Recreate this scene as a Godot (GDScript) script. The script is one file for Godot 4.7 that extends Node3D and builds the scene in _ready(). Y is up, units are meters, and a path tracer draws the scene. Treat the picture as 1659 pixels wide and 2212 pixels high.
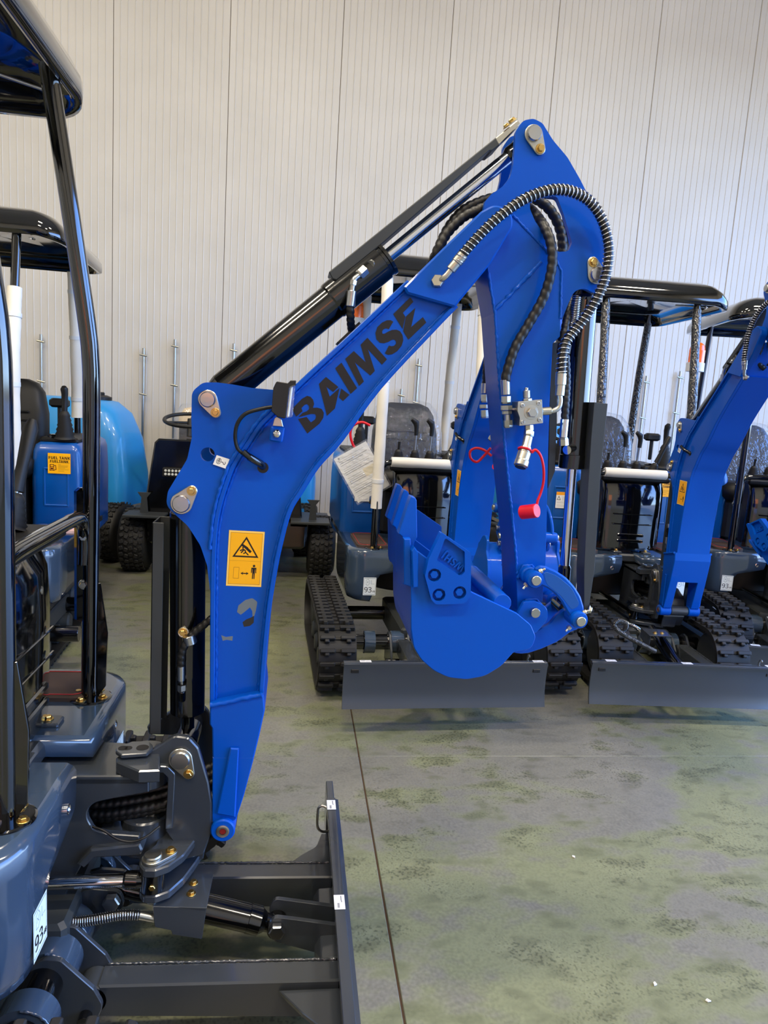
extends Node3D
# A row of mini excavators in a warehouse. The near machine is built first, the other machines are copies of it.
const F := 1540.0                              # focal length in pixels of the 1659 x 2212 photograph
const EYE := Vector3(0, 1.42, 0)
const ORG := Vector3(-.133, 0, -1.69)          # ground point under the boom foot pin of the near machine
var eye_basis := Basis.from_euler(Vector3(-.151, -.1292, .0633))
var M := {}
var sg := 1
var taken := {}
var rng := RandomNumberGenerator.new()

# ---------------------------------------------------------------- pixels to points
func ray(x, y): return eye_basis * Vector3((x - 829.5) / F, -(y - 1106.0) / F, -1)
func P(x, y, zl):                              # on the plane z = zl of the near machine
	var d = ray(x, y)
	return EYE + d * ((ORG.z + zl - EYE.z) / d.z) - ORG
func PY(x, y, yl):                             # on the level y = yl
	var d = ray(x, y)
	return EYE + d * ((yl - EYE.y) / d.y) - ORG
func WZ(x, y, z): return P(x, y, z - ORG.z) + ORG
func WY(x, y, yl): return PY(x, y, yl) + ORG
func fil(pts, seg = 6):                        # corners [x, y, radius] rounded
	var out := PackedVector2Array()
	var n = pts.size()
	for i in n:
		var b = Vector2(pts[i][0], pts[i][1])
		var r = pts[i][2] if pts[i].size() > 2 else 0.0
		if r <= 0.0:
			out.append(b)
			continue
		var a = Vector2(pts[(i + n - 1) % n][0], pts[(i + n - 1) % n][1])
		var c = Vector2(pts[(i + 1) % n][0], pts[(i + 1) % n][1])
		var u = (a - b).normalized()
		var v = (c - b).normalized()
		var ang = acos(clampf(u.dot(v), -.999, .999))
		var t = min(r / tan(ang / 2), min(b.distance_to(a), b.distance_to(c)) * .49)
		r = t * tan(ang / 2)
		var ctr = b + (u + v).normalized() * (r / sin(ang / 2))
		var a0 = (b + u * t - ctr).angle()
		var da = wrapf((b + v * t - ctr).angle() - a0, -PI, PI)
		for k in seg + 1:
			out.append(ctr + Vector2.from_angle(a0 + da * k / seg) * r)
	return out
func px(pts, zl):                              # pixel outline -> outline in the machine's side plane
	var out := PackedVector2Array()
	for q in fil(pts):
		var v = P(q.x, q.y, zl)
		out.append(Vector2(v.x, v.y))
	return out
func p2(x, y, zl):
	var v = P(x, y, zl)
	return Vector2(v.x, v.y)
func v3(q, z): return Vector3(q.x, q.y, z)
func cr2(pts, n = 5, closed = false):          # Catmull-Rom through points (2D or 3D)
	var out = []
	var m = pts.size()
	for i in (m if closed else m - 1):
		var a = pts[(i + m - 1) % m] if closed or i > 0 else pts[0] * 2.0 - pts[1]
		var b = pts[i]
		var c = pts[(i + 1) % m]
		var d = pts[(i + 2) % m] if closed or i + 2 < m else c * 2.0 - b
		for k in n:
			var t = float(k) / n
			out.append((b * 2.0 + (c - a) * t + (a * 2.0 - b * 5.0 + c * 4.0 - d) * t * t + (b * 3.0 - a - c * 3.0 + d) * t * t * t) * .5)
	if not closed: out.append(pts[m - 1])
	return out
func path_px(pts, n = 5):                      # [x, y, zl] -> smooth path
	var a = []
	for q in pts: a.append(P(q[0], q[1], q[2]))
	return cr2(a, n)

# ---------------------------------------------------------------- shapes
func S():
	var st = SurfaceTool.new()
	st.begin(Mesh.PRIMITIVE_TRIANGLES)
	return st
func tri(st, a, b, c, g = -1):
	st.set_smooth_group(g)
	st.add_vertex(a); st.add_vertex(c); st.add_vertex(b)
func quad(st, a, b, c, d, g = -1):
	tri(st, a, b, c, g); tri(st, a, c, d, g)
func ngon(st, ring, flip = false):
	var c = Vector3.ZERO
	for v in ring: c += v
	c /= ring.size()
	for i in ring.size():
		var a = ring[i]
		var b = ring[(i + 1) % ring.size()]
		if flip: tri(st, c, b, a)
		else: tri(st, c, a, b)
func loft(st, rings, cap0 = true, cap1 = true, crisp = false, closed = true):
	sg += 1
	for j in rings.size() - 1:
		if crisp: sg += 1
		var A = rings[j]
		var B = rings[j + 1]
		var n = A.size()
		for i in (n if closed else n - 1):
			quad(st, A[i], A[(i + 1) % n], B[(i + 1) % n], B[i], sg)
	if cap0: ngon(st, rings[0], true)
	if cap1: ngon(st, rings[-1])
func frame(d):
	var u = d.cross(Vector3.UP if abs(d.y) < .9 else Vector3.RIGHT).normalized()
	return [u, d.cross(u).normalized()]
func tube(st, path, r, seg = 10, caps = true, rf = null):
	var rings = []
	var d0 = (path[1] - path[0]).normalized()
	var fr = frame(d0)
	var u = fr[0]
	var s = 0.0
	for i in path.size():
		var d = (path[min(i + 1, path.size() - 1)] - path[max(i - 1, 0)]).normalized()
		u = (u - d * u.dot(d)).normalized()
		var w = d.cross(u)
		if i > 0: s += path[i].distance_to(path[i - 1])
		var ring = PackedVector3Array()
		for k in seg:
			var t = TAU * k / seg
			var rr_ = rf.call(s, t) if rf != null else (r[i] if r is Array else r)
			ring.append(path[i] + (u * cos(t) + w * sin(t)) * rr_)
		rings.append(ring)
	loft(st, rings, caps, caps)
func resample(path, step):
	var out = [path[0]]
	var acc = 0.0
	for i in range(1, path.size()):
		var a = path[i - 1]
		var l = a.distance_to(path[i])
		var t = step - acc
		while t <= l:
			out.append(a.lerp(path[i], t / l))
			t += step
		acc = l - (t - step)
	return out
func spiral_hose(st, path, r, pitch = .02, seg = 12):       # hose in a spiral guard
	var pth = resample(path, pitch / 6)
	tube(st, pth, r, seg, true, func(s, t): return r * (1.0 - .16 * pow(abs(sin((s / pitch * TAU + t) * .5 )), 8)))
func coil(st, path, R, r, pitch, seg = 5):
	var pth = resample(path, pitch / 12)
	var hel = []
	var u = frame((pth[1] - pth[0]).normalized())[0]
	for i in pth.size():
		var d = (pth[min(i + 1, pth.size() - 1)] - pth[max(i - 1, 0)]).normalized()
		u = (u - d * u.dot(d)).normalized()
		var t = TAU * i / 12
		hel.append(pth[i] + (u * cos(t) + d.cross(u) * sin(t)) * R)
	tube(st, hel, r, seg)
func turn(st, a, dir, prof, seg = 20, crisp = true):        # prof: [radius, distance along dir]
	dir = dir.normalized()
	var fr = frame(dir)
	var rings = []
	for q in prof:
		var ring = PackedVector3Array()
		for k in seg:
			var t = TAU * k / seg
			ring.append(a + dir * q[1] + (fr[0] * cos(t) + fr[1] * sin(t)) * max(q[0], .0001))
		rings.append(ring)
	loft(st, rings, true, true, crisp)
func cyl(st, a, b, r, bev = .001, seg = 20):
	var h = a.distance_to(b)
	turn(st, a, b - a, [[r - bev, 0], [r, bev], [r, h - bev], [r - bev, h]], seg)
func hexa(st, a, dir, r, h):
	dir = dir.normalized()
	var fr = frame(dir)
	var rings = []
	for q in [[r, 0.0], [r, h * .8], [r * .86, h]]:
		var ring = PackedVector3Array()
		for k in 6: ring.append(a + dir * q[1] + (fr[0] * cos(TAU * k / 6) + fr[1] * sin(TAU * k / 6)) * q[0])
		rings.append(ring)
	for j in 2:
		for i in 6: quad(st, rings[j][i], rings[j][(i + 1) % 6], rings[j + 1][(i + 1) % 6], rings[j + 1][i])
	ngon(st, rings[2])
func box(st, c, s, b = Basis(), bev = .003):                # chamfered box
	var h = s * .5
	bev = min(bev, min(h.x, min(h.y, h.z)) * .6)
	var rings = []
	for q in [[-h.y, bev], [-h.y + bev, 0.0], [h.y - bev, 0.0], [h.y, bev]]:
		var x = h.x - q[1]
		var z = h.z - q[1]
		var ring = PackedVector3Array()
		for e in [[-x + bev, -z], [x - bev, -z], [x, -z + bev], [x, z - bev], [x - bev, z], [-x + bev, z], [-x, z - bev], [-x, -z + bev]]:
			ring.append(c + b * Vector3(e[0], q[0], e[1]))
		rings.append(ring)
	for j in 3:
		for i in 8: quad(st, rings[j][i], rings[j][(i + 1) % 8], rings[j + 1][(i + 1) % 8], rings[j + 1][i])
	ngon(st, rings[0], true); ngon(st, rings[3])
func inset(p, d):
	var out := PackedVector2Array()
	var n = p.size()
	for i in n:
		var e0 = (p[i] - p[(i + n - 1) % n]).normalized()
		var e1 = (p[(i + 1) % n] - p[i]).normalized()
		var nrm = Vector2(-e0.y - e1.y, e0.x + e1.x).normalized()
		out.append(p[i] + nrm * d / max(.4, nrm.dot(Vector2(-e0.y, e0.x))))
	return out
func ext(st, pts, z0, z1, bev = .0015, holes = [], xf = Transform3D()):   # outline in x, y swept from z0 to z1
	var p = PackedVector2Array()
	for q in pts:
		if p.size() == 0 or p[-1].distance_to(q) > .0002: p.append(q)
	if p[0].distance_to(p[-1]) < .0002: p.remove_at(p.size() - 1)
	if Geometry2D.is_polygon_clockwise(p): p.reverse()
	var n = p.size()
	if holes: bev = 0.0
	if bev > 0 and Geometry2D.triangulate_polygon(inset(p, bev)).size() == 0:
		bev *= .3
		if Geometry2D.triangulate_polygon(inset(p, bev)).size() == 0: bev = 0.0
	var zs = [[z0, bev], [z0 + bev, 0.0], [z1 - bev, 0.0], [z1, bev]] if bev > 0 else [[z0, 0.0], [z1, 0.0]]
	var rings = []
	for q in zs:
		var r2 = inset(p, q[1]) if q[1] > 0 else p
		var ring = PackedVector3Array()
		for v in r2: ring.append(xf * Vector3(v.x, v.y, q[0]))
		rings.append(ring)
	walls(st, p, rings)
	var face = p if bev <= 0 else inset(p, bev)
	for h in holes:
		var hp = PackedVector2Array(h)
		if not Geometry2D.is_polygon_clockwise(hp): hp.reverse()
		var hr = []
		for z in [z0, z1]:
			var ring = PackedVector3Array()
			for v in hp: ring.append(xf * Vector3(v.x, v.y, z))
			hr.append(ring)
		walls(st, hp, hr)
		var bi = 0
		var bj = 0
		var best = 1e9
		for i in face.size():
			for j in hp.size():
				var d = face[i].distance_to(hp[j])
				if d < best: best = d; bi = i; bj = j
		var nf = PackedVector2Array()
		var e = (hp[bj] - face[bi]).normalized().orthogonal() * .00002
		for i in bi + 1: nf.append(face[i])
		for j in hp.size() + 1: nf.append(hp[(bj + j) % hp.size()] + (e if j == hp.size() else Vector2.ZERO))
		nf.append(face[bi] + e)
		for i in range(bi + 1, face.size()): nf.append(face[i])
		face = nf
	var ids = Geometry2D.triangulate_polygon(face)
	if ids.size() == 0: print("no triangles for an outline of ", face.size(), " points at ", face[0])
	for k in range(0, ids.size(), 3):
		for z in [z0, z1]:
			var a = xf * v3(face[ids[k]], z)
			var b = xf * v3(face[ids[k + 1]], z)
			var c = xf * v3(face[ids[k + 2]], z)
			var up = (face[ids[k + 1]] - face[ids[k]]).cross(face[ids[k + 2]] - face[ids[k]]) > 0
			if up == (z == z1): tri(st, a, b, c)
			else: tri(st, a, c, b)
func walls(st, p, rings):
	var n = p.size()
	var g = PackedInt32Array()
	sg += 1
	for i in n:
		var e0 = p[i] - p[(i + n - 1) % n]
		var e1 = p[(i + 1) % n] - p[i]
		if abs(e0.angle_to(e1)) > .55: sg += 1
		g.append(sg)
	for j in rings.size() - 1:
		sg += 1
		for i in n:
			quad(st, rings[j][i], rings[j][(i + 1) % n], rings[j + 1][(i + 1) % n], rings[j + 1][i], g[i] * 10 + j)
func strip(pts, w):                            # band of width w to the left of a polyline
	var a = PackedVector2Array()
	var b = []
	for i in pts.size():
		var d = (pts[min(i + 1, pts.size() - 1)] - pts[max(i - 1, 0)]).normalized()
		a.append(pts[i])
		b.append(pts[i] + Vector2(-d.y, d.x) * w)
	b.reverse()
	for q in b: a.append(q)
	return a
func rr(cx, cz, hx, hz, r, y, n = 6):          # rounded rectangle ring at height y
	var ring = PackedVector3Array()
	for q in [[1, 1, 0], [-1, 1, 1], [-1, -1, 2], [1, -1, 3]]:
		for k in n + 1:
			var t = PI / 2 * (q[2] + float(k) / n)
			ring.append(Vector3(cx + q[0] * (hx - r) + cos(t) * r, y, cz + q[1] * (hz - r) + sin(t) * r))
	return ring
func circ(c, r, n = 20):
	var out := PackedVector2Array()
	for k in n: out.append(c + Vector2.from_angle(TAU * k / n) * r)
	return out
func weld(st, path, r, seed_ = 1):             # uneven bead along a path
	var g = RandomNumberGenerator.new()
	g.seed = seed_
	var pth = resample(path, r * 1.1)
	if pth.size() < 3: return
	var rs = []
	for i in pth.size():
		rs.append(r * g.randf_range(.75, 1.15))
		pth[i] += Vector3(g.randf_range(-1, 1), g.randf_range(-1, 1), g.randf_range(-1, 1)) * r * .22
	tube(st, pth, rs, 7)
func ob(par, nm, st, m):
	var o = MeshInstance3D.new()
	if st is SurfaceTool:
		st.generate_normals()
		o.mesh = st.commit()
	else: o.mesh = st
	o.material_override = m
	o.name = nm
	par.add_child(o, true)
	return o
func numbered(nm):
	taken[nm] = taken.get(nm, -1) + 1
	return nm if taken[nm] == 0 else "%s_%03d" % [nm, taken[nm]]
func tag(o, label, cat, grp = ""):
	o.set_meta("label", label); o.set_meta("category", cat)
	if grp: o.set_meta("group", grp)
	return o
func thing(nm, label, cat, at = Vector3.ZERO, yaw = 0.0, grp = ""):
	var o = Node3D.new()
	o.name = numbered(nm)
	add_child(o)
	o.position = at
	o.rotation.y = yaw
	return tag(o, label, cat, grp)
func part(par, nm, at = Vector3.ZERO):
	var o = Node3D.new()
	o.name = nm
	par.add_child(o, true)
	o.position = at
	return o
func lettering(par, nm, txt, size, depth, m, xf, bold = false):
	var t = TextMesh.new()
	var f = SystemFont.new()
	f.font_names = PackedStringArray(["Droid Sans"])
	if bold: f.font_weight = 700
	t.font = f
	t.text = txt
	t.font_size = 32
	t.pixel_size = size / 32.0
	t.depth = depth
	t.curve_step = 4.0
	var o = ob(par, nm, t, m)
	o.transform = xf
	return o
# flat prints: an Image painted with polygons in unit coordinates, put on a quad
func fill(img, pts, col):
	var w = img.get_width()
	var h = img.get_height()
	var poly = PackedVector2Array()
	var lo = Vector2(1e9, 1e9)
	var hi = Vector2(-1e9, -1e9)
	for q in pts:
		var v = Vector2(q[0] * w, q[1] * h)
		poly.append(v); lo = lo.min(v); hi = hi.max(v)
	for y in range(max(0, int(lo.y)), min(h, int(hi.y) + 1)):
		for x in range(max(0, int(lo.x)), min(w, int(hi.x) + 1)):
			if Geometry2D.is_point_in_polygon(Vector2(x + .5, y + .5), poly): img.set_pixel(x, y, col)
func line(img, a, b, t, col):
	var w = img.get_width()
	var h = img.get_height()
	var A = Vector2(a[0] * w, a[1] * h)
	var B = Vector2(b[0] * w, b[1] * h)
	var n = (B - A).normalized().orthogonal() * t * .5
	var e = (B - A).normalized() * t * .5
	var o = []
	for q in [A + n - e, B + n + e, B - n + e, A - n - e]: o.append([q.x / w, q.y / h])
	fill(img, o, col)
func disc(img, c, r, col):
	var o = []
	var asp = float(img.get_width()) / img.get_height()
	for k in 20: o.append([c[0] + cos(TAU * k / 20) * r, c[1] + sin(TAU * k / 20) * r * asp])
	fill(img, o, col)
func print_mat(img, rough = .4):
	img.generate_mipmaps()
	var m = StandardMaterial3D.new()
	m.albedo_texture = ImageTexture.create_from_image(img)
	m.roughness = rough
	return m
func decal(par, nm, a, b, c, d, m):            # a b c d: top left, top right, bottom right, bottom left
	var st = S()
	var uv = [Vector2(0, 0), Vector2(1, 0), Vector2(1, 1), Vector2(0, 1)]
	var v = [a, b, c, d]
	var nrm = (c - a).cross(b - a).normalized()
	st.set_smooth_group(-1)
	for i in [0, 1, 2, 0, 2, 3]:
		st.set_uv(uv[i]); st.set_normal(nrm); st.add_vertex(v[i])
	var o = MeshInstance3D.new()
	o.mesh = st.commit()
	o.material_override = m
	o.name = nm
	par.add_child(o, true)
	return o
func mat(nm, col, rough = .5, metal = 0.0, coat = 0.0):
	var m = StandardMaterial3D.new()
	m.albedo_color = col
	m.roughness = rough
	m.metallic = metal
	if coat > 0:
		m.clearcoat_enabled = true
		m.clearcoat = coat
		m.clearcoat_roughness = .08
	M[nm] = m
	return m
func noise_tex(seed_, freq, ramp, normal = false, w = 512, oct = 4, strength = 4.0):
	var n = FastNoiseLite.new()
	n.seed = seed_
	n.frequency = freq
	n.fractal_octaves = oct
	var t = NoiseTexture2D.new()
	t.noise = n
	t.width = w
	t.height = w
	t.seamless = true
	t.as_normal_map = normal
	t.bump_strength = strength
	if ramp:
		var g = Gradient.new()
		g.offsets = PackedFloat32Array(ramp[0])
		g.colors = PackedColorArray(ramp[1])
		t.color_ramp = g
	return t
func bolt(par, a, dir, r, m = null, washer = true):
	var st = S()
	dir = dir.normalized()
	if washer: cyl(st, a, a + dir * r * .28, r * 1.45, r * .08, 18)
	hexa(st, a + dir * r * .25, dir, r, r * .8)
	return ob(par, "bolt", st, m if m else M.gold)

# ---------------------------------------------------------------- materials
func materials():
	var blue = mat("blue", Color(.0, .30, .69), .42, 0.0, .2)
	blue.metallic_specular = .25
	blue.normal_enabled = true
	blue.normal_scale = .05
	blue.normal_texture = noise_tex(3, .02, null, true, 256, 3, 3.0)
	blue.uv1_triplanar = true
	blue.uv1_scale = Vector3.ONE * 4
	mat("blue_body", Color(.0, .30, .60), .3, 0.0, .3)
	mat("blue_light", Color(.15, .55, .82), .35, 0.0, .4)
	mat("grey", Color(.205, .222, .242), .24, 0.0, .5)
	mat("grey_gloss", Color(.215, .275, .345), .16, 0.0, .8)
	mat("grey_matte", Color(.19, .205, .21), .5)
	mat("black", Color(.025, .026, .03), .16, 0.0, .8)
	mat("black_gloss", Color(.02, .02, .022), .06, 0.0, 1.0)
	mat("black_plastic", Color(.045, .045, .046), .5)
	mat("rubber", Color(.075, .072, .068), .62)
	mat("rubber_hose", Color(.06, .058, .054), .45)
	mat("chrome", Color(.86, .86, .87), .08, 1.0)
	mat("steel", Color(.72, .72, .71), .28, 1.0)
	mat("zinc", Color(.76, .75, .70), .32, 1.0)
	mat("gold", Color(.82, .68, .40), .28, 1.0)
	mat("red", Color(.85, .05, .13), .4)
	mat("red_plug", Color(.5, .06, .04), .5)
	mat("white", Color(.86, .87, .87), .5)
	mat("foam", Color(.90, .88, .83), .75)
	mat("yellow", Color(.98, .70, .0), .4)
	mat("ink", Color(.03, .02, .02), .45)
	mat("letter", Color(.028, .03, .034), .4)
	mat("mat_brown", Color(.26, .20, .17), .8)
	mat("mat_grey", Color(.26, .25, .26), .6)
	mat("thread", Color(.7, .15, .18), .6)
	mat("beige", Color(.82, .74, .60), .6)
	mat("amber", Color(1.0, .42, .02), .25, 0.0, .6)
	mat("lens", Color(.85, .86, .82), .2, 0.0, 1.0)
	mat("joint", Color(.26, .19, .13), .9)
	mat("scrape", Color(.42, .45, .46), .6)
	mat("bare", Color(.16, .14, .12), .7)
	mat("pink", Color(.85, .68, .64), .6)
	var film = mat("film", Color(.93, .95, 1.0, .07), .06)
	film.transparency = BaseMaterial3D.TRANSPARENCY_ALPHA
	film.normal_enabled = true
	film.normal_scale = 1.4
	film.normal_texture = noise_tex(9, .012, null, true, 256, 3, 8.0)
	film.uv1_triplanar = true
	film.uv1_scale = Vector3.ONE * 7
	var foil = mat("foil", Color(.36, .36, .36), .14, .75)
	foil.normal_enabled = true
	foil.normal_scale = 1.6
	foil.normal_texture = noise_tex(11, .02, null, true, 256, 3, 8.0)
	foil.uv1_triplanar = true
	foil.uv1_scale = Vector3(14, 5, 14)
	# wall panels: off-white coated sheet
	var w = mat("wall", Color(.775, .755, .72), .45, 0.0, .0)
	w.albedo_texture = noise_tex(21, .008, [[0.0, 1.0], [Color(.965, .965, .965), Color(1, 1, 1)]], false, 512, 3)
	w.uv1_triplanar = true
	w.uv1_world_triplanar = true
	w.uv1_scale = Vector3.ONE * .35
	mat("wall_plain", Color(.74, .73, .70), .7)
	mat("ceiling", Color(.80, .79, .76), .8)
	mat("ground_out", Color(.58, .57, .54), .9)
	mat("house_out", Color(.80, .50, .30), .9)
	M["floor"] = floor_mat()
	# prints
	var y = Color(1.0, .70, .0)
	var k = Color(.06, .02, .02)
	var img = Image.create(220, 342, false, Image.FORMAT_RGB8)
	img.fill(Color(1.0, .80, .36))
	fill(img, [[.05, .035], [.95, .035], [.95, .965], [.05, .965]], Color(.62, .36, .0))
	fill(img, [[.06, .041], [.94, .041], [.94, .959], [.06, .959]], y)
	line(img, [.06, .54], [.94, .54], 1.6, Color(.62, .36, .0))
	fill(img, [[.5, .1], [.13, .475], [.87, .475]], k)
	fill(img, [[.5, .15], [.205, .447], [.795, .447]], y)
	for q in [[.42, .265, .52, .305], [.53, .315, .62, .365]]: line(img, [q[0], q[1]], [q[2], q[3]], 15, k)
	disc(img, [.415, .305], .022, k)
	for q in [[.35, .355, .43, .33], [.43, .33, .48, .35], [.38, .39, .44, .345], [.48, .35, .50, .385], [.5, .385, .45, .405], [.5, .385, .57, .425]]: line(img, [q[0], q[1]], [q[2], q[3]], 7, k)
	for q in [[.19, .66, .34, .66], [.34, .66, .34, .86], [.34, .86, .19, .86], [.19, .86, .19, .66]]: line(img, [q[0], q[1]], [q[2], q[3]], 1.8, Color(.62, .36, .0))
	line(img, [.43, .765], [.58, .765], 6, k)
	fill(img, [[.39, .765], [.47, .735], [.44, .765], [.47, .795]], k)
	fill(img, [[.62, .765], [.54, .735], [.57, .765], [.54, .795]], k)
	disc(img, [.76, .625], .035, k)
	fill(img, [[.69, .655], [.83, .655], [.835, .75], [.81, .75], [.805, .68], [.795, .68], [.795, .86], [.768, .86], [.765, .76], [.757, .76], [.752, .86], [.725, .86], [.725, .68], [.715, .68], [.71, .75], [.685, .75]], k)
	M["warn"] = print_mat(img)
	img = Image.create(180, 170, false, Image.FORMAT_RGB8)
	img.fill(Color(.98, .70, .04))
	line(img, [.03, .46], [.97, .46], 1.5, Color(.6, .4, .1))
	for q in [[.1, .56, .1, .84], [.1, .56, .26, .56], [.26, .56, .26, .84], [.08, .85, .28, .85], [.26, .62, .34, .6], [.34, .6, .36, .8], [.36, .8, .3, .82], [.12, .66, .24, .66]]: line(img, [q[0], q[1]], [q[2], q[3]], 5, Color(.3, .04, .06))
	disc(img, [.18, .76], .05, Color(.3, .04, .06))
	for i in 7: line(img, [.46, .56 + i * .052], [.46 + [.1, .42, .4, .3, .46, .44, .25][i], .56 + i * .052], 1.6, Color(.45, .33, .1))
	M["fuel"] = print_mat(img)
	img = Image.create(120, 130, false, Image.FORMAT_RGB8)
	img.fill(Color(.9, .9, .88))
	fill(img, [[0, 0], [1, 0], [1, .2], [0, .2]], Color(.95, .62, .1))
	fill(img, [[.2, .24], [.06, .5], [.34, .5]], k)
	fill(img, [[.2, .3], [.11, .47], [.29, .47]], Color(.9, .9, .88))
	for i in 5: line(img, [.45, .3 + i * .05], [.92, .3 + i * .05], 1.5, Color(.5, .5, .5))
	for i in 6: line(img, [.08, .6 + i * .06], [.92, .6 + i * .06], 1.5, Color(.55, .55, .55))
	M["notice"] = print_mat(img)
	img = Image.create(120, 130, false, Image.FORMAT_RGB8)
	img.fill(Color(.93, .95, .93))
	var g = Color(.45, .5, .5)
	for q in [[.05, .05, .95, .05], [.95, .05, .95, .95], [.95, .95, .05, .95], [.05, .95, .05, .05], [.2, .15, .2, .42], [.2, .15, .38, .1], [.38, .1, .48, .2], [.48, .2, .48, .36], [.48, .36, .36, .44], [.36, .44, .2, .42], [.28, .22, .4, .32], [.28, .32, .4, .2], [.62, .16, .62, .36], [.62, .36, .7, .36], [.74, .36, .86, .36]]: line(img, [q[0], q[1]], [q[2], q[3]], 2.2, g)
	M["noise_label"] = print_mat(img)
	img = Image.create(110, 60, false, Image.FORMAT_RGB8)
	img.fill(Color(.95, .93, .88))
	disc(img, [.3, .5], .17, k)
	disc(img, [.3, .5], .14, Color(.95, .93, .88))
	for q in [[.22, .5, .3, .3], [.3, .3, .38, .5], [.26, .45, .26, .65], [.34, .45, .34, .65], [.5, .5, .62, .5], [.62, .5, .66, .62], [.66, .62, .76, .66], [.76, .66, .8, .52], [.8, .52, .76, .4]]: line(img, [q[0], q[1]], [q[2], q[3]], 4, k)
	M["hook_label"] = print_mat(img)
	img = Image.create(160, 220, false, Image.FORMAT_RGB8)
	img.fill(Color(.93, .93, .92))
	for i in 22:
		var x1 = [.85, .6, .9, .75, .5, .88][i % 6]
		if i % 5 != 4: line(img, [.08, .08 + i * .04], [x1, .08 + i * .04], 1.6, Color(.45, .46, .48))
	disc(img, [.12, .05], .025, Color(.5, .5, .5))
	fill(img, [[.55, .45], [.9, .45], [.9, .62], [.55, .62]], Color(.9, .86, .74))
	M["paper"] = print_mat(img, .35)
	img = Image.create(64, 24, false, Image.FORMAT_RGB8)
	img.fill(Color(.9, .9, .9))
	line(img, [.1, .35], [.5, .3], 2, Color(.4, .4, .4))
	line(img, [.6, .6], [.85, .6], 5, Color(.55, .55, .55))
	M["tag_print"] = print_mat(img)
func floor_mat():
	# polished concrete: olive and grey-mauve patches, drag streaks, specks
	var n1 = FastNoiseLite.new(); n1.seed = 5; n1.frequency = .0028; n1.fractal_octaves = 5
	var n2 = FastNoiseLite.new(); n2.seed = 17; n2.frequency = .011; n2.fractal_octaves = 5
	var n3 = FastNoiseLite.new(); n3.seed = 31; n3.frequency = .035; n3.fractal_octaves = 6
	var n4 = FastNoiseLite.new(); n4.seed = 47; n4.frequency = .26; n4.fractal_octaves = 2
	var w = 1280
	var data = PackedByteArray()
	data.resize(w * w * 3)
	var i = 0
	for y in w:
		for x in w:
			var a = n1.get_noise_2d(x + 70.0 * n2.get_noise_2d(x, y), y * 1.3)
			var b = n2.get_noise_2d(x * .6 + 500.0, y * 1.2)
			var c = n3.get_noise_2d(x * .55, y)
			var d = n4.get_noise_2d(x, y)
			var t = smoothstep(-.34, .34, a * .8 + b * .8 + c * .6)
			var r = lerpf(.49, .475, t) + b * .06 + a * .02
			var g = lerpf(.482, .488, t) + b * .06 + a * .02
			var bl = lerpf(.435, .37, t) + b * .05 + a * .02
			var flecks = smoothstep(.12, .55, d + c * .35) * smoothstep(-.35, .35, b - a * .3)
			var scuff = smoothstep(.0, .6, c + b * .3 + d * .15)
			var l = 1.0 - flecks * .3 - scuff * .18 + c * .11 + d * .12
			data[i] = int(clampf(r * l, 0, 1) * 255)
			data[i + 1] = int(clampf(g * l, 0, 1) * 255)
			data[i + 2] = int(clampf(bl * l, 0, 1) * 255)
			i += 3
	var img = Image.create_from_data(w, w, false, Image.FORMAT_RGB8, data)
	img.generate_mipmaps()
	var m = StandardMaterial3D.new()
	m.albedo_texture = ImageTexture.create_from_image(img)
	m.roughness = .36
	m.roughness_texture = noise_tex(61, .01, [[0.0, 1.0], [Color(.75, .75, .75), Color(1, 1, 1)]], false, 512, 4)
	m.metallic_specular = .45
	m.uv1_triplanar = true
	m.uv1_world_triplanar = true
	m.uv1_scale = Vector3.ONE / 4.6
	m.uv1_offset = Vector3(.326, 0, 0)
	return m

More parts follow.
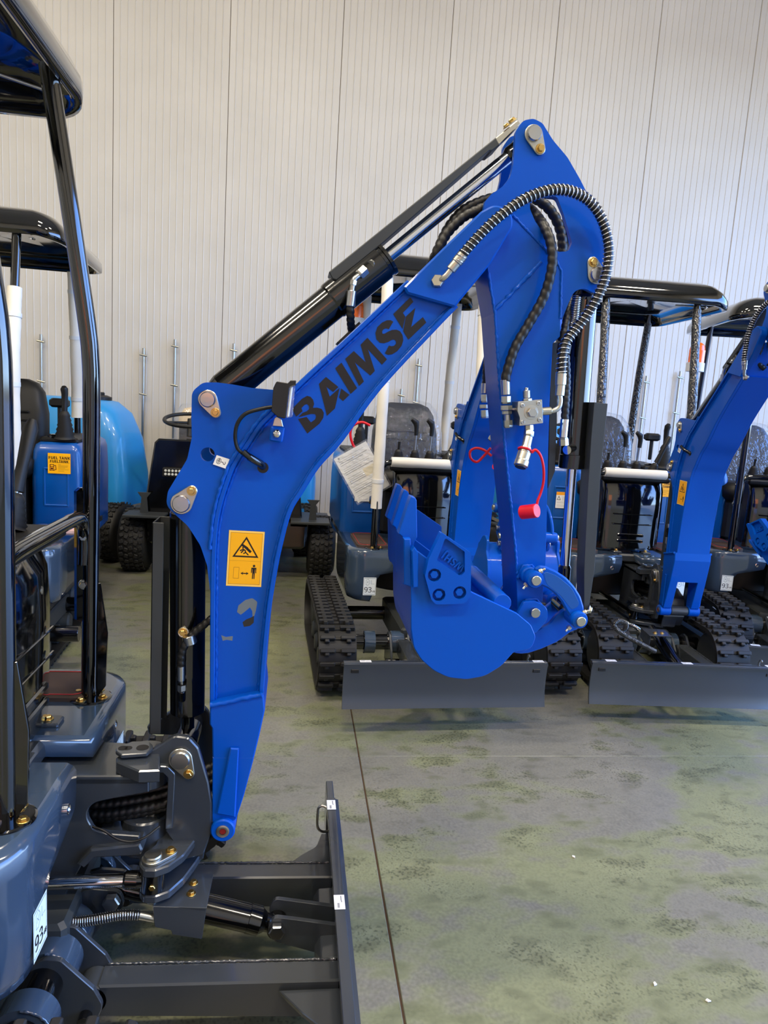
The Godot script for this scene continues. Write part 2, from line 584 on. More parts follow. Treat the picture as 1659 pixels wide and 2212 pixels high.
# ---------------------------------------------------------------- the hall
func structure(nm, par = self):
	var o = Node3D.new()
	o.name = nm
	par.add_child(o)
	o.set_meta("kind", "structure")
	return o
func slab(par, nm, lo, hi, m):
	var st = S()
	box(st, (lo + hi) * .5, hi - lo, Basis(), .002)
	return ob(par, nm, st, m)
const BACK := -7.06
const RIGHT := 6.4
const LEFT := -7.0
const FRONT := 6.0
const TOP := 8.2
func room():
	var fl = structure("floor")
	var xs = [LEFT - .2, -3.69, .311, 4.31, RIGHT + .2]
	var zs = [BACK - .2, -2.694, 1.6, FRONT + .2]
	for i in 4:
		for j in 3:
			var gx = .0028
			slab(fl, "slab", Vector3(xs[i] + gx, -.2, zs[j] + .0011), Vector3(xs[i + 1] - gx, 0, zs[j + 1] - .0011), M.floor)
	slab(fl, "joint_filler", Vector3(LEFT, -.2, BACK), Vector3(RIGHT, -.0035, FRONT), M.joint)
	# back wall of ribbed sandwich panels, one metre each
	var wb = structure("wall_back")
	var prof = []
	var pitch = 1.0 / 16
	for k in 16:
		var x = k * pitch
		var raised = .004
		prof.append(Vector2(x + (.004 if k == 0 else .0), raised))
		prof.append(Vector2(x + .005 + (.002 if k == 0 else .0), 0.0) if k > 0 else Vector2(x + .006, raised))
		prof.append(Vector2(x + pitch - .006, .0))
		prof.append(Vector2(x + pitch - .003, raised))
	prof[-1] = Vector2(.9985, -.002)
	prof[0] = Vector2(.0015, -.004)
	var st = S()
	for k in prof.size() - 1:
		var a = prof[k]
		var b = prof[k + 1]
		quad(st, Vector3(a.x, 0, a.y), Vector3(b.x, 0, b.y), Vector3(b.x, TOP, b.y), Vector3(a.x, TOP, a.y))
	st.generate_normals()
	var pm = st.commit()
	for i in 15:
		var o = ob(wb, "panel", pm, M.wall)
		o.position = Vector3(-1.7348 - 5 + i, 0, BACK)
	slab(wb, "backing", Vector3(LEFT - .2, 0, BACK - .2), Vector3(RIGHT + .2, TOP, BACK - .006), M.joint)
	var wl = structure("wall_left")
	slab(wl, "wall_panel", Vector3(LEFT - .2, 0, BACK), Vector3(LEFT, TOP, FRONT), M.wall_plain)
	var wr = structure("wall_right")                 # with the big open gate that lets the daylight in
	slab(wr, "wall_panel", Vector3(RIGHT, 0, BACK), Vector3(RIGHT + .2, TOP, GATE0), M.wall_plain)
	slab(wr, "wall_panel", Vector3(RIGHT, 0, GATE1), Vector3(RIGHT + .2, TOP, FRONT), M.wall_plain)
	slab(wr, "lintel", Vector3(RIGHT, GATEH, GATE0), Vector3(RIGHT + .2, TOP, GATE1), M.wall_plain)
	var wf = structure("wall_front")
	slab(wf, "wall_panel", Vector3(LEFT - .2, 0, FRONT), Vector3(-1.7, TOP, FRONT + .2), M.wall_plain)
	slab(wf, "wall_panel", Vector3(.5, 0, FRONT), Vector3(RIGHT + .2, TOP, FRONT + .2), M.wall_plain)
	slab(wf, "lintel", Vector3(-1.7, 3.2, FRONT), Vector3(.5, TOP, FRONT + .2), M.wall_plain)
	var ce = structure("ceiling")
	slab(ce, "ceiling_panel", Vector3(LEFT - .2, TOP, BACK - .2), Vector3(RIGHT + .2, TOP + .2, FRONT + .2), M.ceiling)
	# outside: yard and the sunlit house across it
	var yd = structure("yard")
	slab(yd, "paving", Vector3(-60, -.4, -60), Vector3(60, -.202, 60), M.ground_out)
	slab(yd, "brick_house", Vector3(-9, -.202, 13.5), Vector3(7, 5.5, 20), M.house_out)
	for q in [[Vector3(-4.6, TOP - .75, 2.4)], [Vector3(-4.6, TOP - .75, -1.4)], [Vector3(-.4, TOP - .75, 2.4)], [Vector3(-.4, TOP - .75, -1.4)], [Vector3(3.8, TOP - .75, 2.4)], [Vector3(3.8, TOP - .75, -1.4)]]:
		high_bay(q[0])
const GATE0 := -5.6
const GATE1 := 4.2
const GATEH := 5.0
func high_bay(at):
	var t = thing("ceiling_lamp", "white hanging high bay panel lamp under the hall ceiling", "lamp", at, 0.0, "high bay lamps under the ceiling")
	var st = S()
	box(st, Vector3(0, .04, 0), Vector3(1.3, .08, .5))
	ob(t, "housing", st, M.white)
	st = S()
	for s in [-1, 1]: cyl(st, Vector3(s * .5, .08, 0), Vector3(s * .5, .75, 0), .006, .001, 8)
	ob(t, "suspension_rod", st, M.steel)
	st = S()
	box(st, Vector3(0, -.006, 0), Vector3(1.2, .012, .4))
	var m = StandardMaterial3D.new()
	m.albedo_color = Color(1, 1, 1)
	m.emission_enabled = true
	m.emission = Color(1.0, .9, .76)
	m.emission_energy_multiplier = 3.0
	ob(t, "diffuser", st, m)
	var l = AreaLight3D.new()
	l.name = "light"
	l.area_size = Vector2(1.2, .4)
	l.light_color = Color(1.0, .945, .855)
	l.light_energy = LAMP
	l.area_range = 30.0
	l.shadow_enabled = true
	t.add_child(l)
	l.position = Vector3(0, -.03, 0)
	l.rotation.x = -PI / 2

# ---------------------------------------------------------------- boom, arm and bucket of the near machine, traced in its side plane
func keeper(par, x, y, rpx, bx, by, brpx, z):       # pin head held by a drop-shaped plate with one bolt
	var c = p2(x, y, z)
	var b = p2(bx, by, z)
	var s = c.distance_to(b) / Vector2(x - bx, y - by).length()
	var pts = PackedVector2Array(circ(c, rpx * s, 28))
	pts.append_array(circ(b, brpx * s, 16))
	var st = S()
	ext(st, Geometry2D.convex_hull(pts), z, z + .007, .0012)
	ob(par, "keeper_plate", st, M.zinc)
	st = S()
	turn(st, v3(c, z + .006), Vector3.BACK, [[rpx * s * .82, 0], [rpx * s * .82, .006], [rpx * s * .72, .0095], [rpx * s * .3, .0098]], 24)
	ob(par, "pin", st, M.steel)
	bolt(par, v3(b, z + .007), Vector3.BACK, brpx * s * .58)
func plates(st, pts, z0, z1, bev = .0015, holes = []):  # a plate on each side of the middle plane
	ext(st, pts, z0, z1, bev, holes)
	ext(st, pts, -z1, -z0, bev, holes)
func pair(par, nm, m, pts, z0, z1, bev = .0015, holes = []):   # the same as two parts
	for s in [1, -1]:
		var st = S()
		if s > 0: ext(st, pts, z0, z1, bev, holes)
		else: ext(st, pts, -z1, -z0, bev, holes)
		ob(par, nm, st, m)
var UP = [[879, 605], [760, 717], [640, 829], [589, 883], [560, 912], [527, 960], [499, 1003], [481, 1050], [469, 1090], [461, 1130], [456, 1190], [454, 1306], [453, 1526]]
var LOW = [[990, 663], [937, 718], [823, 841], [741, 953], [690, 1010], [655, 1065], [630, 1107], [611, 1176], [599, 1234], [585, 1323], [575, 1426], [569, 1505]]
func curve2(list, z):
	var a = []
	for q in list: a.append(p2(q[0], q[1], z))
	return cr2(a, 4)
func boom(t):
	var B = part(t, "boom")
	var zf = .09
	var zs = .076
	var up = curve2(UP, zs)
	var low = curve2(LOW, zs)
	var body = PackedVector2Array(up)
	for i in low.size(): body.append(low[low.size() - 1 - i])
	var st = S()
	ext(st, body, -zs, zs, .001)
	ob(B, "side_plates", st, M.blue)
	st = S()
	ext(st, strip(curve2(UP, zf), .011), -zf, zf, .002)
	ob(B, "top_flange", st, M.blue)
	st = S()
	var lw = curve2(LOW, zf)
	lw.reverse()
	ext(st, strip(lw, .011), -zf, zf, .002)
	ob(B, "bottom_flange", st, M.blue)
	st = S()
	for q in [[UP, 14.0, 1], [LOW, -13.0, 2]]:
		var c = curve2(q[0], zs)
		for s in [-1, 1]:
			st = S()
			var w = []
			for i in c.size():
				var d = (c[min(i + 1, c.size() - 1)] - c[max(i - 1, 0)]).normalized()
				w.append(v3(c[i] + Vector2(-d.y, d.x) * q[1] * .001, zs * s))
			weld(st, w, .0042, q[2])
			ob(B, "weld_seam", st, M.blue)
	# bracket plates for the two lower cylinders
	var br = px([[600, 844, 4], [590, 842], [545, 838], [500, 830, 30], [468, 826, 10], [438, 826, 24], [414, 846, 24], [413, 900], [414, 945, 30], [404, 992, 40], [362, 1062, 30], [358, 1092, 26], [378, 1112, 16], [405, 1136, 60], [432, 1178, 60], [447, 1222, 30], [453, 1275], [459, 1275], [461, 1190], [466, 1132], [475, 1090], [487, 1050], [505, 1006], [533, 963], [566, 915], [594, 888], [622, 858]], zf)
	var lift = []
	for k in 18: lift.append(p2(448 + cos(TAU * k / 18) * 15.5, 982 + sin(TAU * k / 18) * 15.5, zf))
	var zk = zf - .003
	pair(B, "bracket", M.blue, br, zk - .014, zk, .0, [lift])
	for s in [-1, 1]:
		st = S()
		var w = []
		for q in UP.slice(2, 11): w.append(v3(p2(q[0] - 3, q[1] - 2, zf), s * (zk + .001)))
		weld(st, cr2(w, 4), .005, 15)
		ob(B, "weld_seam", st, M.blue)
	keeper(B, 449.5, 863, 21, 466, 891, 12, zk)
	keeper(B, 392.7, 1087, 23, 415, 1060, 12, zk)
	# foot: a fork that takes the boom pin
	st = S()
	var pin = p2(482, 1790, zf + .012)
	var zt = zf + .01
	ext(st, px([[453, 1520], [569, 1498], [572, 1535, 6], [560, 1590], [548, 1640], [459, 1640], [458, 1574, 4], [453, 1566, 4]], zt), -zt, zt, .003)
	plates(st, px([[459, 1636], [549, 1636], [527, 1718], [510, 1770], [482, 1790], [458, 1775]], zt), zt - .045, zt, .002)
	for s in [-1, 1]: cyl(st, v3(pin, s * .05), v3(pin, s * (zt + .012)), .0285, .003, 28)
	ob(B, "foot_fork", st, M.blue)
	var rib = px([[498, 1613, 2], [517, 1614, 2], [509, 1762], [468, 1755]], zt)
	pair(B, "foot_rib", M.blue, rib, zt, zt + .008, .003)
	for s in [1, -1]:
		st = S()
		weld(st, [v3(p2(455, 1524, zt), s * zt), v3(p2(480, 1519, zt), s * zt), v3(p2(520, 1510, zt), s * zt), v3(p2(568, 1501, zt), s * zt)], .006, 4)
		ob(B, "weld_seam", st, M.blue)
	st = S()
	for s in [-1, 1]: turn(st, v3(pin, s * (zt + .011)), Vector3(0, 0, s), [[.0155, 0], [.0155, .003], [.012, .004], [.008, .004], [.008, .001]], 24)
	cyl(st, v3(pin, -zt), v3(pin, zt), .012)
	ob(B, "pin", st, M.steel)
	st = S()
	cyl(st, v3(pin, zt + .011), v3(pin, zt + .0135), .0078, .001, 16)
	ob(B, "red_plug", st, M.red_plug)
	# head: thicker block at the elbow
	st = S()
	var zh = zf + .006
	ext(st, px([[872, 620, 4], [960, 533], [1040, 456, 10], [1074, 438, 30], [1108, 462, 26], [1108, 490, 30], [1060, 570], [992, 652, 4], [984, 664, 6], [880, 634, 4]], zh), zh - .034, zh, .004)
	ext(st, px([[872, 620, 4], [960, 533], [1040, 456, 10], [1074, 438, 30], [1108, 462, 26], [1108, 490, 30], [1060, 570], [992, 652, 4], [984, 664, 6], [880, 634, 4]], zh), -zh, -zh + .034, .004)
	ext(st, px([[872, 620], [960, 533], [1010, 500], [1020, 590], [984, 660], [880, 632]], zh), -zh + .03, zh - .03, .002)
	ob(B, "head", st, M.blue)
	# raised letters of the maker's name
	for g in LETTERS:
		st = S()
		var pts = []
		for q in g[1]: pts.append([g[0][0] + q[0] / 9.217, g[0][1] + q[1] / 9.217])
		ext(st, px(pts, zs), zs, zs + .0009, .0)
		ob(B, "letter", st, M.letter)
	decal(B, "warning_sticker", P(495, 1145, zs + .0008), P(572, 1149, zs + .0008), P(564, 1268, zs + .0008), P(488, 1265, zs + .0008), M.warn)
	decal(B, "lifting_label", P(468, 983, zf + .0008), P(496, 992, zf + .0008), P(489, 1013, zf + .0008), P(460, 1003, zf + .0008), M.hook_label)
	# scraped paint
	st = S()
	ext(st, px([[515, 1308], [530, 1296, 6], [545, 1292, 6], [556, 1300, 5], [553, 1318], [549, 1332], [546, 1345], [545, 1320], [540, 1312], [528, 1322], [520, 1328], [512, 1322]], zs), zs, zs + .0003, .0)
	ob(B, "scraped_paint", st, M.scrape)
	st = S()
	ext(st, px([[478, 1372], [488, 1376], [503, 1374], [502, 1384], [490, 1382], [481, 1384]], zs), zs, zs + .0003, .0)
	ob(B, "scraped_paint", st, M.scrape)
	st = S()
	ext(st, px([[524, 1344], [532, 1338], [542, 1334], [549, 1330], [548, 1345], [540, 1352], [527, 1354]], zs), zs, zs + .0004, .0)
	ob(B, "bare_metal", st, M.bare)
	# work lamp on its bracket
	st = S()
	ext(st, px([[591, 838, 4], [598, 824, 4], [622, 828], [628, 822], [640, 822, 2], [639, 832], [625, 838], [617, 904, 3], [600, 900], [587, 888, 4]], .14), .1, .16, .004)
	ob(B, "lamp_housing", st, M.black_plastic)
	st = S()
	ext(st, px([[626, 835, 2], [638, 831, 2], [632, 900, 3], [618, 903, 2]], .14), .098, .163, .003)
	ob(B, "lamp_lens", st, M.film)
	st = S()
	ext(st, px([[627, 836, 2], [633, 835, 2], [625, 900, 3], [619, 901, 2]], .14), .102, .158, .003)
	ob(B, "lamp_reflector", st, M.lens)
	st = S()
	ext(st, px([[589, 920], [612, 922], [608, 905, 7], [597, 899, 9], [593, 904, 6]], .12), .118, .123, .001)
	ob(B, "lamp_bracket", st, M.zinc)
	st = S()
	ext(st, px([[585, 921, 3], [615, 925, 3], [610, 957, 6], [582, 952, 4]], .12), zs, .128, .003)
	ob(B, "lamp_mount", st, M.blue)
	st = S()
	turn(st, P(598, 937, .128), Vector3.BACK, [[.0095, 0], [.0095, .002], [.0085, .006], [.006, .0085], [.002, .0095]], 20, false)
	ob(B, "nut", st, M.chrome)
	st = S()
	tube(st, path_px([[588, 879, .12], [560, 884, .125], [530, 894, .125], [513, 915, .12], [508, 942, .115], [513, 968, .11], [527, 981, .105], [545, 993, .1], [562, 1002, .088], [568, 1008, .07]]), .0042, 8)
	ob(B, "lamp_cable", st, M.black_plastic)
	st = S()
	tube(st, [P(524, 976, .108), P(540, 988, .104)], .0075, 10)
	tube(st, [P(538, 987, .104), P(551, 995, .099), P(562, 1001, .09), P(568, 1008, .075)], .0085, 10)
	ob(B, "cable_plug", st, M.black)
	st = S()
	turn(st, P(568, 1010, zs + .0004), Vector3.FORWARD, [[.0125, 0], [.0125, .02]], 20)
	ob(B, "dark_cable_disc", st, M.ink)  # no opening: black plug, the dark of a cable hole put into its colour
	# grommet and hose of the arm cylinder
	st = S()
	ext(st, px([[726, 742], [774, 697], [778, 704], [733, 747]], .0), -.03, .03, .002)
	ob(B, "grommet", st, M.black_plastic)
	return B
func arm_cylinder(t):
	var A = part(t, "arm_cylinder")
	var a = v3(p2(450, 863, .087), 0.0)
	var b = v3(p2(1151, 292, .056), 0.0)
	var d = (b - a).normalized()
	var g0 = P(716, 651, 0.0)
	var lg = (g0 - a).dot(d)
	var le = (P(836, 553, 0.0) - a).dot(d)
	var lr = (P(1097, 338, 0.0) - a).dot(d)
	var st = S()
	turn(st, a, d, [[.036, .02], [.040, .035], [.0405, lg]], 32)
	cyl(st, a - Vector3(0, 0, .055), a + Vector3(0, 0, .055), .036, .002, 24)
	ob(A, "tube", st, M.black)
	st = S()
	turn(st, a + d * lg, d, [[.042, 0], [.0435, .004], [.0435, le - lg - .02], [.041, le - lg - .018], [.041, le - lg - .012], [.0435, le - lg - .01], [.0435, le - lg - .003], [.03, le - lg]], 32)
	ob(A, "gland", st, M.black)
	st = S()
	turn(st, a + d * le, d, [[.0155, -.01], [.0155, lr - le]], 28)
	ob(A, "rod", st, M.chrome)
	st = S()
	turn(st, a + d * lr, d, [[.0165, -.004], [.021, .004], [.021, .02], [.018, .06]], 24)
	cyl(st, b - Vector3(0, 0, .035), b + Vector3(0, 0, .035), .027, .003, 24)
	ob(A, "rod_eye", st, M.black)
	# sheet guard riding above the rod
	st = S()
	var q = [[710, 588, 2], [1070, 298], [1079, 314], [1062, 327], [1056, 327], [822, 530], [727, 606], [718, 603, 3]]
	ext(st, px(q, .03), -.034, .034, .002)
	ob(A, "rod_guard", st, M.grey_matte)
	st = S()
	ext(st, px([[1066, 300], [1121, 255], [1128, 264], [1078, 313]], .03), -.02, .02, .002)
	ob(A, "guard_bracket", st, M.zinc)
	bolt(A, P(1108, 264, 0.0), (P(1100, 250, 0.0) - P(1108, 264, 0.0)), .008)
	bolt(A, P(1095, 274, 0.022), (P(1087, 260, 0.0) - P(1095, 274, 0.0)), .006)
	st = S()
	var f0 = P(800, 571, .042)
	tube(st, [P(806, 567, .03), f0], .009, 10)
	hexa(st, P(789, 582, .046), P(773, 597, .05) - P(789, 582, .046), .0125, .02)
	tube(st, path_px([[776, 594, .05], [765, 605, .053], [761, 622, .054], [760, 632, .054]], 4), .0065, 10)
	cyl(st, P(760, 628, .054), P(757, 662, .052), .0105, .001, 16)
	hexa(st, P(764, 606, .053), P(760, 625, .054) - P(764, 606, .053), .008, .012)
	ob(A, "elbow_fitting", st, M.steel)
	st = S()
	spiral_hose(st, path_px([[757, 658, .052], [757, 680, .048], [758, 700, .035], [762, 722, .01], [772, 735, -.01]], 4), .0095, .012)
	ob(A, "hose", st, M.rubber_hose)
	return A
func arm(t):
	var A = part(t, "arm")
	var zp = .056
	# two elbow plates
	var out = px([[1045, 452, 8], [1048, 435, 12], [1062, 419, 20], [1086, 403, 40], [1102, 383, 30], [1108, 359], [1112, 319], [1114, 284, 20], [1130, 260, 20], [1153, 256, 20], [1172, 266, 20], [1194, 302, 60], [1226, 340, 60], [1253, 387, 60], [1267, 415, 40], [1290, 466, 50], [1305, 498, 40], [1307, 525, 40], [1308, 561, 30], [1321, 592, 24], [1311, 624, 18], [1282, 633, 18], [1262, 622, 24], [1240, 629, 24], [1228, 655, 30], [1214, 690], [1195, 690], [1150, 600], [1100, 560], [1062, 520]], zp)
	var win = px([[1144, 430, 8], [1145, 452, 10], [1156, 478, 20], [1173, 502, 20], [1184, 524, 10], [1206, 544, 8], [1228, 543, 10], [1236, 524, 10], [1217, 461, 20], [1204, 426, 8], [1172, 418, 8]], zp)
	var win2 = px([[1140, 424, 8], [1142, 452, 10], [1156, 478, 20], [1173, 502, 20], [1184, 524, 10], [1206, 548, 8], [1252, 552, 14], [1266, 520, 14], [1252, 440, 20], [1236, 402, 12], [1176, 398, 12]], zp)
	var st = S()
	ext(st, out, zp - .014, zp, .0, [win])
	ob(A, "elbow_plate", st, M.blue)
	st = S()
	ext(st, out, -zp, -zp + .014, .0, [win2])
	ob(A, "elbow_plate", st, M.blue)
	keeper(A, 1151.4, 291.7, 21, 1164.6, 323.5, 13, zp)
	keeper(A, 1286.7, 594, 20, 1278.7, 568, 12.5, zp)
	# box section
	var zb = .062
	st = S()
	ext(st, px([[1052, 575], [1107, 463, 5], [1185, 545, 4], [1202, 563, 6], [1214, 585, 8], [1210, 727, 3], [1194, 742, 3], [1188, 853], [1184, 980], [1179, 1215], [1172, 1298], [1130, 1316], [1118, 1321, 2], [1113, 1185], [1092, 980], [1079, 828], [1069, 676]], zb), -zb, zb, .0035)
	ob(A, "box_section", st, M.blue)
	st = S()
	weld(st, [P(1055, 590, zb), P(1069, 676, zb), P(1079, 828, zb), P(1092, 980, zb), P(1113, 1180, zb), P(1117, 1240, zb)], .0038, 7)
	ob(A, "weld_seam", st, M.blue)
	st = S()
	weld(st, [P(1070, 668, zb), P(1100, 638, zb), P(1172, 563, zb)], .005, 8)
	ob(A, "weld_seam", st, M.blue)
	st = S()
	weld(st, [P(1109, 466, zb), P(1186, 547, zb), P(1203, 565, zb), P(1213, 586, zb), P(1210, 690, zb)], .0035, 9)
	ob(A, "weld_seam", st, M.blue)
	st = S()
	ext(st, px([[1190, 742], [1206, 738], [1203, 920], [1199, 1018], [1184, 1055]], .0), -.03, .0, .001)
	ob(A, "guard_plate", st, M.grey_matte)
	# bosses for the link pin and the bucket pin
	st = S()
	var a = p2(1155, 1252, .12)
	var c = p2(1157, 1326, .1)
	cyl(st, v3(a, -.085), v3(a, .085), .021, .003, 24)
	cyl(st, v3(c, -.07), v3(c, .07), .024, .003, 24)
	turn(st, v3(c, -.07), Vector3.FORWARD, [[.019, -.02], [.019, .02]], 20)
	ob(A, "pin_boss", st, M.blue)
	st = S()
	for s in [-1, 1]: weld(st, [v3(a + Vector2(-.022, -.01), s * .064), v3(a + Vector2(-.012, .019), s * .064), v3(a + Vector2(.01, .021), s * .064), v3(a + Vector2(.022, .004), s * .064)], .004, 12)
	for s in [-1, 1]: weld(st, [v3(c + Vector2(-.026, .0), s * .064), v3(c + Vector2(-.012, .024), s * .064), v3(c + Vector2(.012, .026), s * .064), v3(c + Vector2(.026, .012), s * .064)], .004, 13)
	ob(A, "weld_seam", st, M.blue)
	# small holes in the front edge of the box
	return A
func bucket_cylinder(t):
	var A = part(t, "bucket_cylinder")
	var z = -.005
	var a = v3(p2(1287, 594, .056), z)
	var b = v3(p2(1248, 1337, .1), z)
	var d = (b - a).normalized()
	var L = func(x, y): return (P(x, y, z) - a).dot(d)
	var st = S()
	var l0 = L.call(1272, 640)
	var l1 = L.call(1250, 1012)
	turn(st, a, d, [[.02, .0], [.025, l0 - .012], [.0315, l0], [.0325, l0 + .006], [.0315, l0 + .012], [.0315, l1 - .035], [.033, l1 - .034], [.033, l1 - .002], [.03, l1]], 32)
	cyl(st, a - Vector3(0, 0, .036), a + Vector3(0, 0, .036), .026, .002, 20)
	ob(A, "tube", st, M.black)
	st = S()
	var l2 = L.call(1237, 1222)
	turn(st, a + d * l1, d, [[.0125, -.01], [.0125, l2 - l1]], 24)
	ob(A, "rod", st, M.chrome)
	st = S()
	turn(st, a + d * l2, d, [[.0135, -.002], [.016, .004], [.016, .05], [.014, b.distance_to(a) - l2]], 20)
	cyl(st, b - Vector3(0, 0, .03), b + Vector3(0, 0, .03), .02, .002, 20)
	ob(A, "rod_eye", st, M.black)
	st = S()
	var g = px([[1284, 869, 1], [1313, 872, 1], [1299, 1000], [1284, 1232], [1272, 1312, 2], [1262, 1318], [1262, 1235], [1270, 1060], [1277, 950]], .05)
	ext(st, g, .0, .05, .0015)
	ob(A, "rod_guard", st, M.grey_matte)
	bolt(A, P(1271, 1316, .05), Vector3(1, -.2, .4), .008, M.zinc)
	# hose fittings on the tube
	st = S()
	turn(st, P(1236, 968, .02), P(1214, 976, .06) - P(1236, 968, .02), [[.011, -.01], [.011, .03]], 16)
	hexa(st, P(1218, 962, .06), P(1217, 942, .06) - P(1218, 962, .06), .011, .018)
	cyl(st, P(1217, 945, .06), P(1220, 905, .06), .010, .001, 16)
	ob(A, "fitting", st, M.chrome)
	st = S()
	spiral_hose(st, path_px([[1220, 908, .06], [1222, 870, .058], [1224, 820, .05], [1222, 770, .05], [1219, 735, .05], [1222, 700, .04], [1232, 660, .01], [1240, 632, -.02]], 5), .0098, .014)
	ob(A, "hose", st, M.rubber_hose)
	st = S()
	cyl(st, P(1216, 765, .05), P(1220, 742, .05), .016, .002, 16)
	cyl(st, P(1217, 738, .05), P(1221, 716, .05), .0135, .002, 16)
	ob(A, "hose_clamp", st, M.black_plastic)
	st = S()
	var p1 = path_px([[1246, 640, .03], [1243, 660, .03], [1240, 690, .035], [1232, 715, .04]], 5)
	coil(st, p1, .010, .0014, .0042)
	ob(A, "spring_guard", st, M.chrome)
	st = S()
	tube(st, p1, .0092, 10)
	ob(A, "hose", st, M.rubber_hose)
	return A
func hydraulics(t):                                  # hoses, couplings and the shut-off block on the arm
	var H = part(t, "auxiliary_line")
	var st = S()
	var main = path_px([[990, 563, .12], [1005, 543, .125], [1040, 504, .13], [1080, 467, .135], [1130, 432, .135], [1180, 413, .13], [1222, 411, .12], [1264, 428, .105], [1293, 461, .095], [1310, 505, .09], [1315, 550, .09], [1307, 600, .09], [1289, 645, .088], [1264, 685, .082], [1239, 716, .08], [1222, 741, .085], [1215, 772, .09], [1213, 802, .09], [1212, 812, .09]], 6)
	tube(st, main, .0102, 12)
	ob(H, "hose", st, M.rubber_hose)
	st = S()
	coil(st, main, .0118, .00165, .0104)
	ob(H, "spring_guard", st, M.chrome)
	st = S()
	cyl(st, P(1001, 549, .122), P(986, 568, .118), .0125, .0015, 20)
	cyl(st, P(987, 566, .118), P(973, 584, .115), .011, .0015, 20)
	tube(st, path_px([[976, 580, .115], [967, 592, .113], [958, 601, .11], [950, 607, .1], [946, 609, .088]], 4), .0068, 12)
	hexa(st, P(946, 609, .094), Vector3(-.3, .1, 1), .0145, .014)
	cyl(st, P(1212, 806, .09), P(1211, 832, .09), .0125, .0012, 20)
	cyl(st, P(1211, 830, .09), P(1209, 855, .09), .0105, .001, 20)
	tube(st, path_px([[1209, 852, .09], [1210, 866, .09], [1207, 880, .09], [1196, 887, .09], [1184, 888, .09], [1170, 889, .09]], 4), .0062, 12)
	cyl(st, P(1190, 887, .09), P(1170, 889, .09), .0095, .001, 18)
	ob(H, "end_fitting", st, M.zinc)
	# valve block
	st = S()
	ext(st, px([[1119, 868, 1], [1171, 863, 1], [1173, 914, 1], [1122, 920, 1], [1123, 903, 2], [1118, 888, 2]], .108), .062, .108, .0015)
	ob(H, "valve_block", st, M.zinc)
	for q in [[1128, 876], [1163, 871], [1129, 912], [1165, 907]]:
		st = S()
		turn(st, P(q[0], q[1], .108), Vector3.BACK, [[.005, 0], [.005, .002], [.004, .003], [.0022, .003], [.0022, .001]], 14)
		ob(H, "screw", st, M.steel)
	st = S()
	turn(st, P(1147, 891, .108), Vector3.BACK, [[.0165, 0], [.0165, .001], [.0155, .0012], [.012, .0014]], 24)
	hexa(st, P(1148, 891, .109), Vector3.BACK, .0115, .011)
	ob(H, "valve_nut", st, M.zinc)
	st = S()
	hexa(st, P(1139, 868, .085), P(1138, 858, .085) - P(1139, 868, .085), .011, .008)
	cyl(st, P(1138, 860, .085), P(1137, 843, .085), .0085, .001, 16)
	cyl(st, P(1137, 845, .085), P(1137, 837, .085), .0045, .001, 12)
	ob(H, "top_port", st, M.steel)
	# quick coupling with red cap
	st = S()
	hexa(st, P(1142, 919, .09), P(1143, 935, .092) - P(1142, 919, .09), .0105, .014)
	hexa(st, P(1143, 932, .092), P(1141, 946, .1) - P(1143, 932, .092), .0115, .014)
	cyl(st, P(1141, 944, .1), P(1136, 968, .11), .0105, .001, 20)
	turn(st, P(1136, 966, .11), P(1124, 1010, .125) - P(1136, 966, .11), [[.0125, 0], [.0135, .012], [.0155, .014], [.0155, .032], [.0165, .034], [.0165, .046], [.013, .048]], 24)
	ob(H, "quick_coupling", st, M.zinc)
	st = S()
	turn(st, P(1124.4, 1008.5, .1245), P(1124, 1010, .125) - P(1136, 966, .11), [[.0128, 0], [.0128, .0018]], 20)
	ob(H, "coupling_face", st, M.black_plastic)
	st = S()
	var rd = (P(1124, 1010, .125) - P(1136, 966, .11)).normalized()
	var rc = P(1134, 972, .112)
	var fr = frame(rd)
	var loop = []
	for k in 25: loop.append(rc + (fr[0] * cos(TAU * k / 24) + fr[1] * sin(TAU * k / 24)) * .0148)
	tube(st, loop, .0026, 8)
	tube(st, path_px([[1148, 978, .118], [1157, 972, .12], [1168, 985, .12], [1174, 1010, .115], [1174, 1040, .105], [1168, 1065, .1], [1162, 1080, .1], [1160, 1090, .1]], 5), .0032, 8)
	ob(H, "cap_strap", st, M.red)
	st = S()
	var ca = P(1126, 1107, .085)
	var cb = P(1160, 1103, .115)
	turn(st, ca, cb - ca, [[.0145, 0], [.0165, .002], [.0165, ca.distance_to(cb) - .002], [.0155, ca.distance_to(cb)]], 28)
	ob(H, "red_cap", st, M.red)
	# second line: spiral hose from the window of the elbow plates
	st = S()
	spiral_hose(st, path_px([[1128, 440, -.03], [1150, 455, .0], [1176, 490, .06], [1191, 530, .085], [1192, 578, .09], [1175, 640, .085], [1142, 700, .08], [1113, 750, .08], [1096, 800, .08], [1091, 826, .08]], 8), .0115, .0185)
	ob(H, "spiral_hose", st, M.rubber_hose)
	st = S()
	cyl(st, P(1091, 820, .08), P(1093, 853, .08), .0108, .001, 18)
	hexa(st, P(1093, 856, .08), P(1093, 872, .08) - P(1093, 856, .08), .011, .017)
	hexa(st, P(1094, 876, .08), P(1094, 888, .08) - P(1094, 876, .08), .0135, .012)
	hexa(st, P(1095, 888, .08), P(1095, 898, .08) - P(1095, 888, .08), .0115, .008)
	cyl(st, P(1095, 893, .08), P(1096, 915, .08), .0075, .001, 16)
	hexa(st, P(1097, 908, .08), P(1098, 926, .08) - P(1097, 908, .08), .0105, .017)
	box(st, P(1109, 884, .07), Vector3(.05, .005, .03))
	ob(H, "union_fitting", st, M.steel)
	st = S()
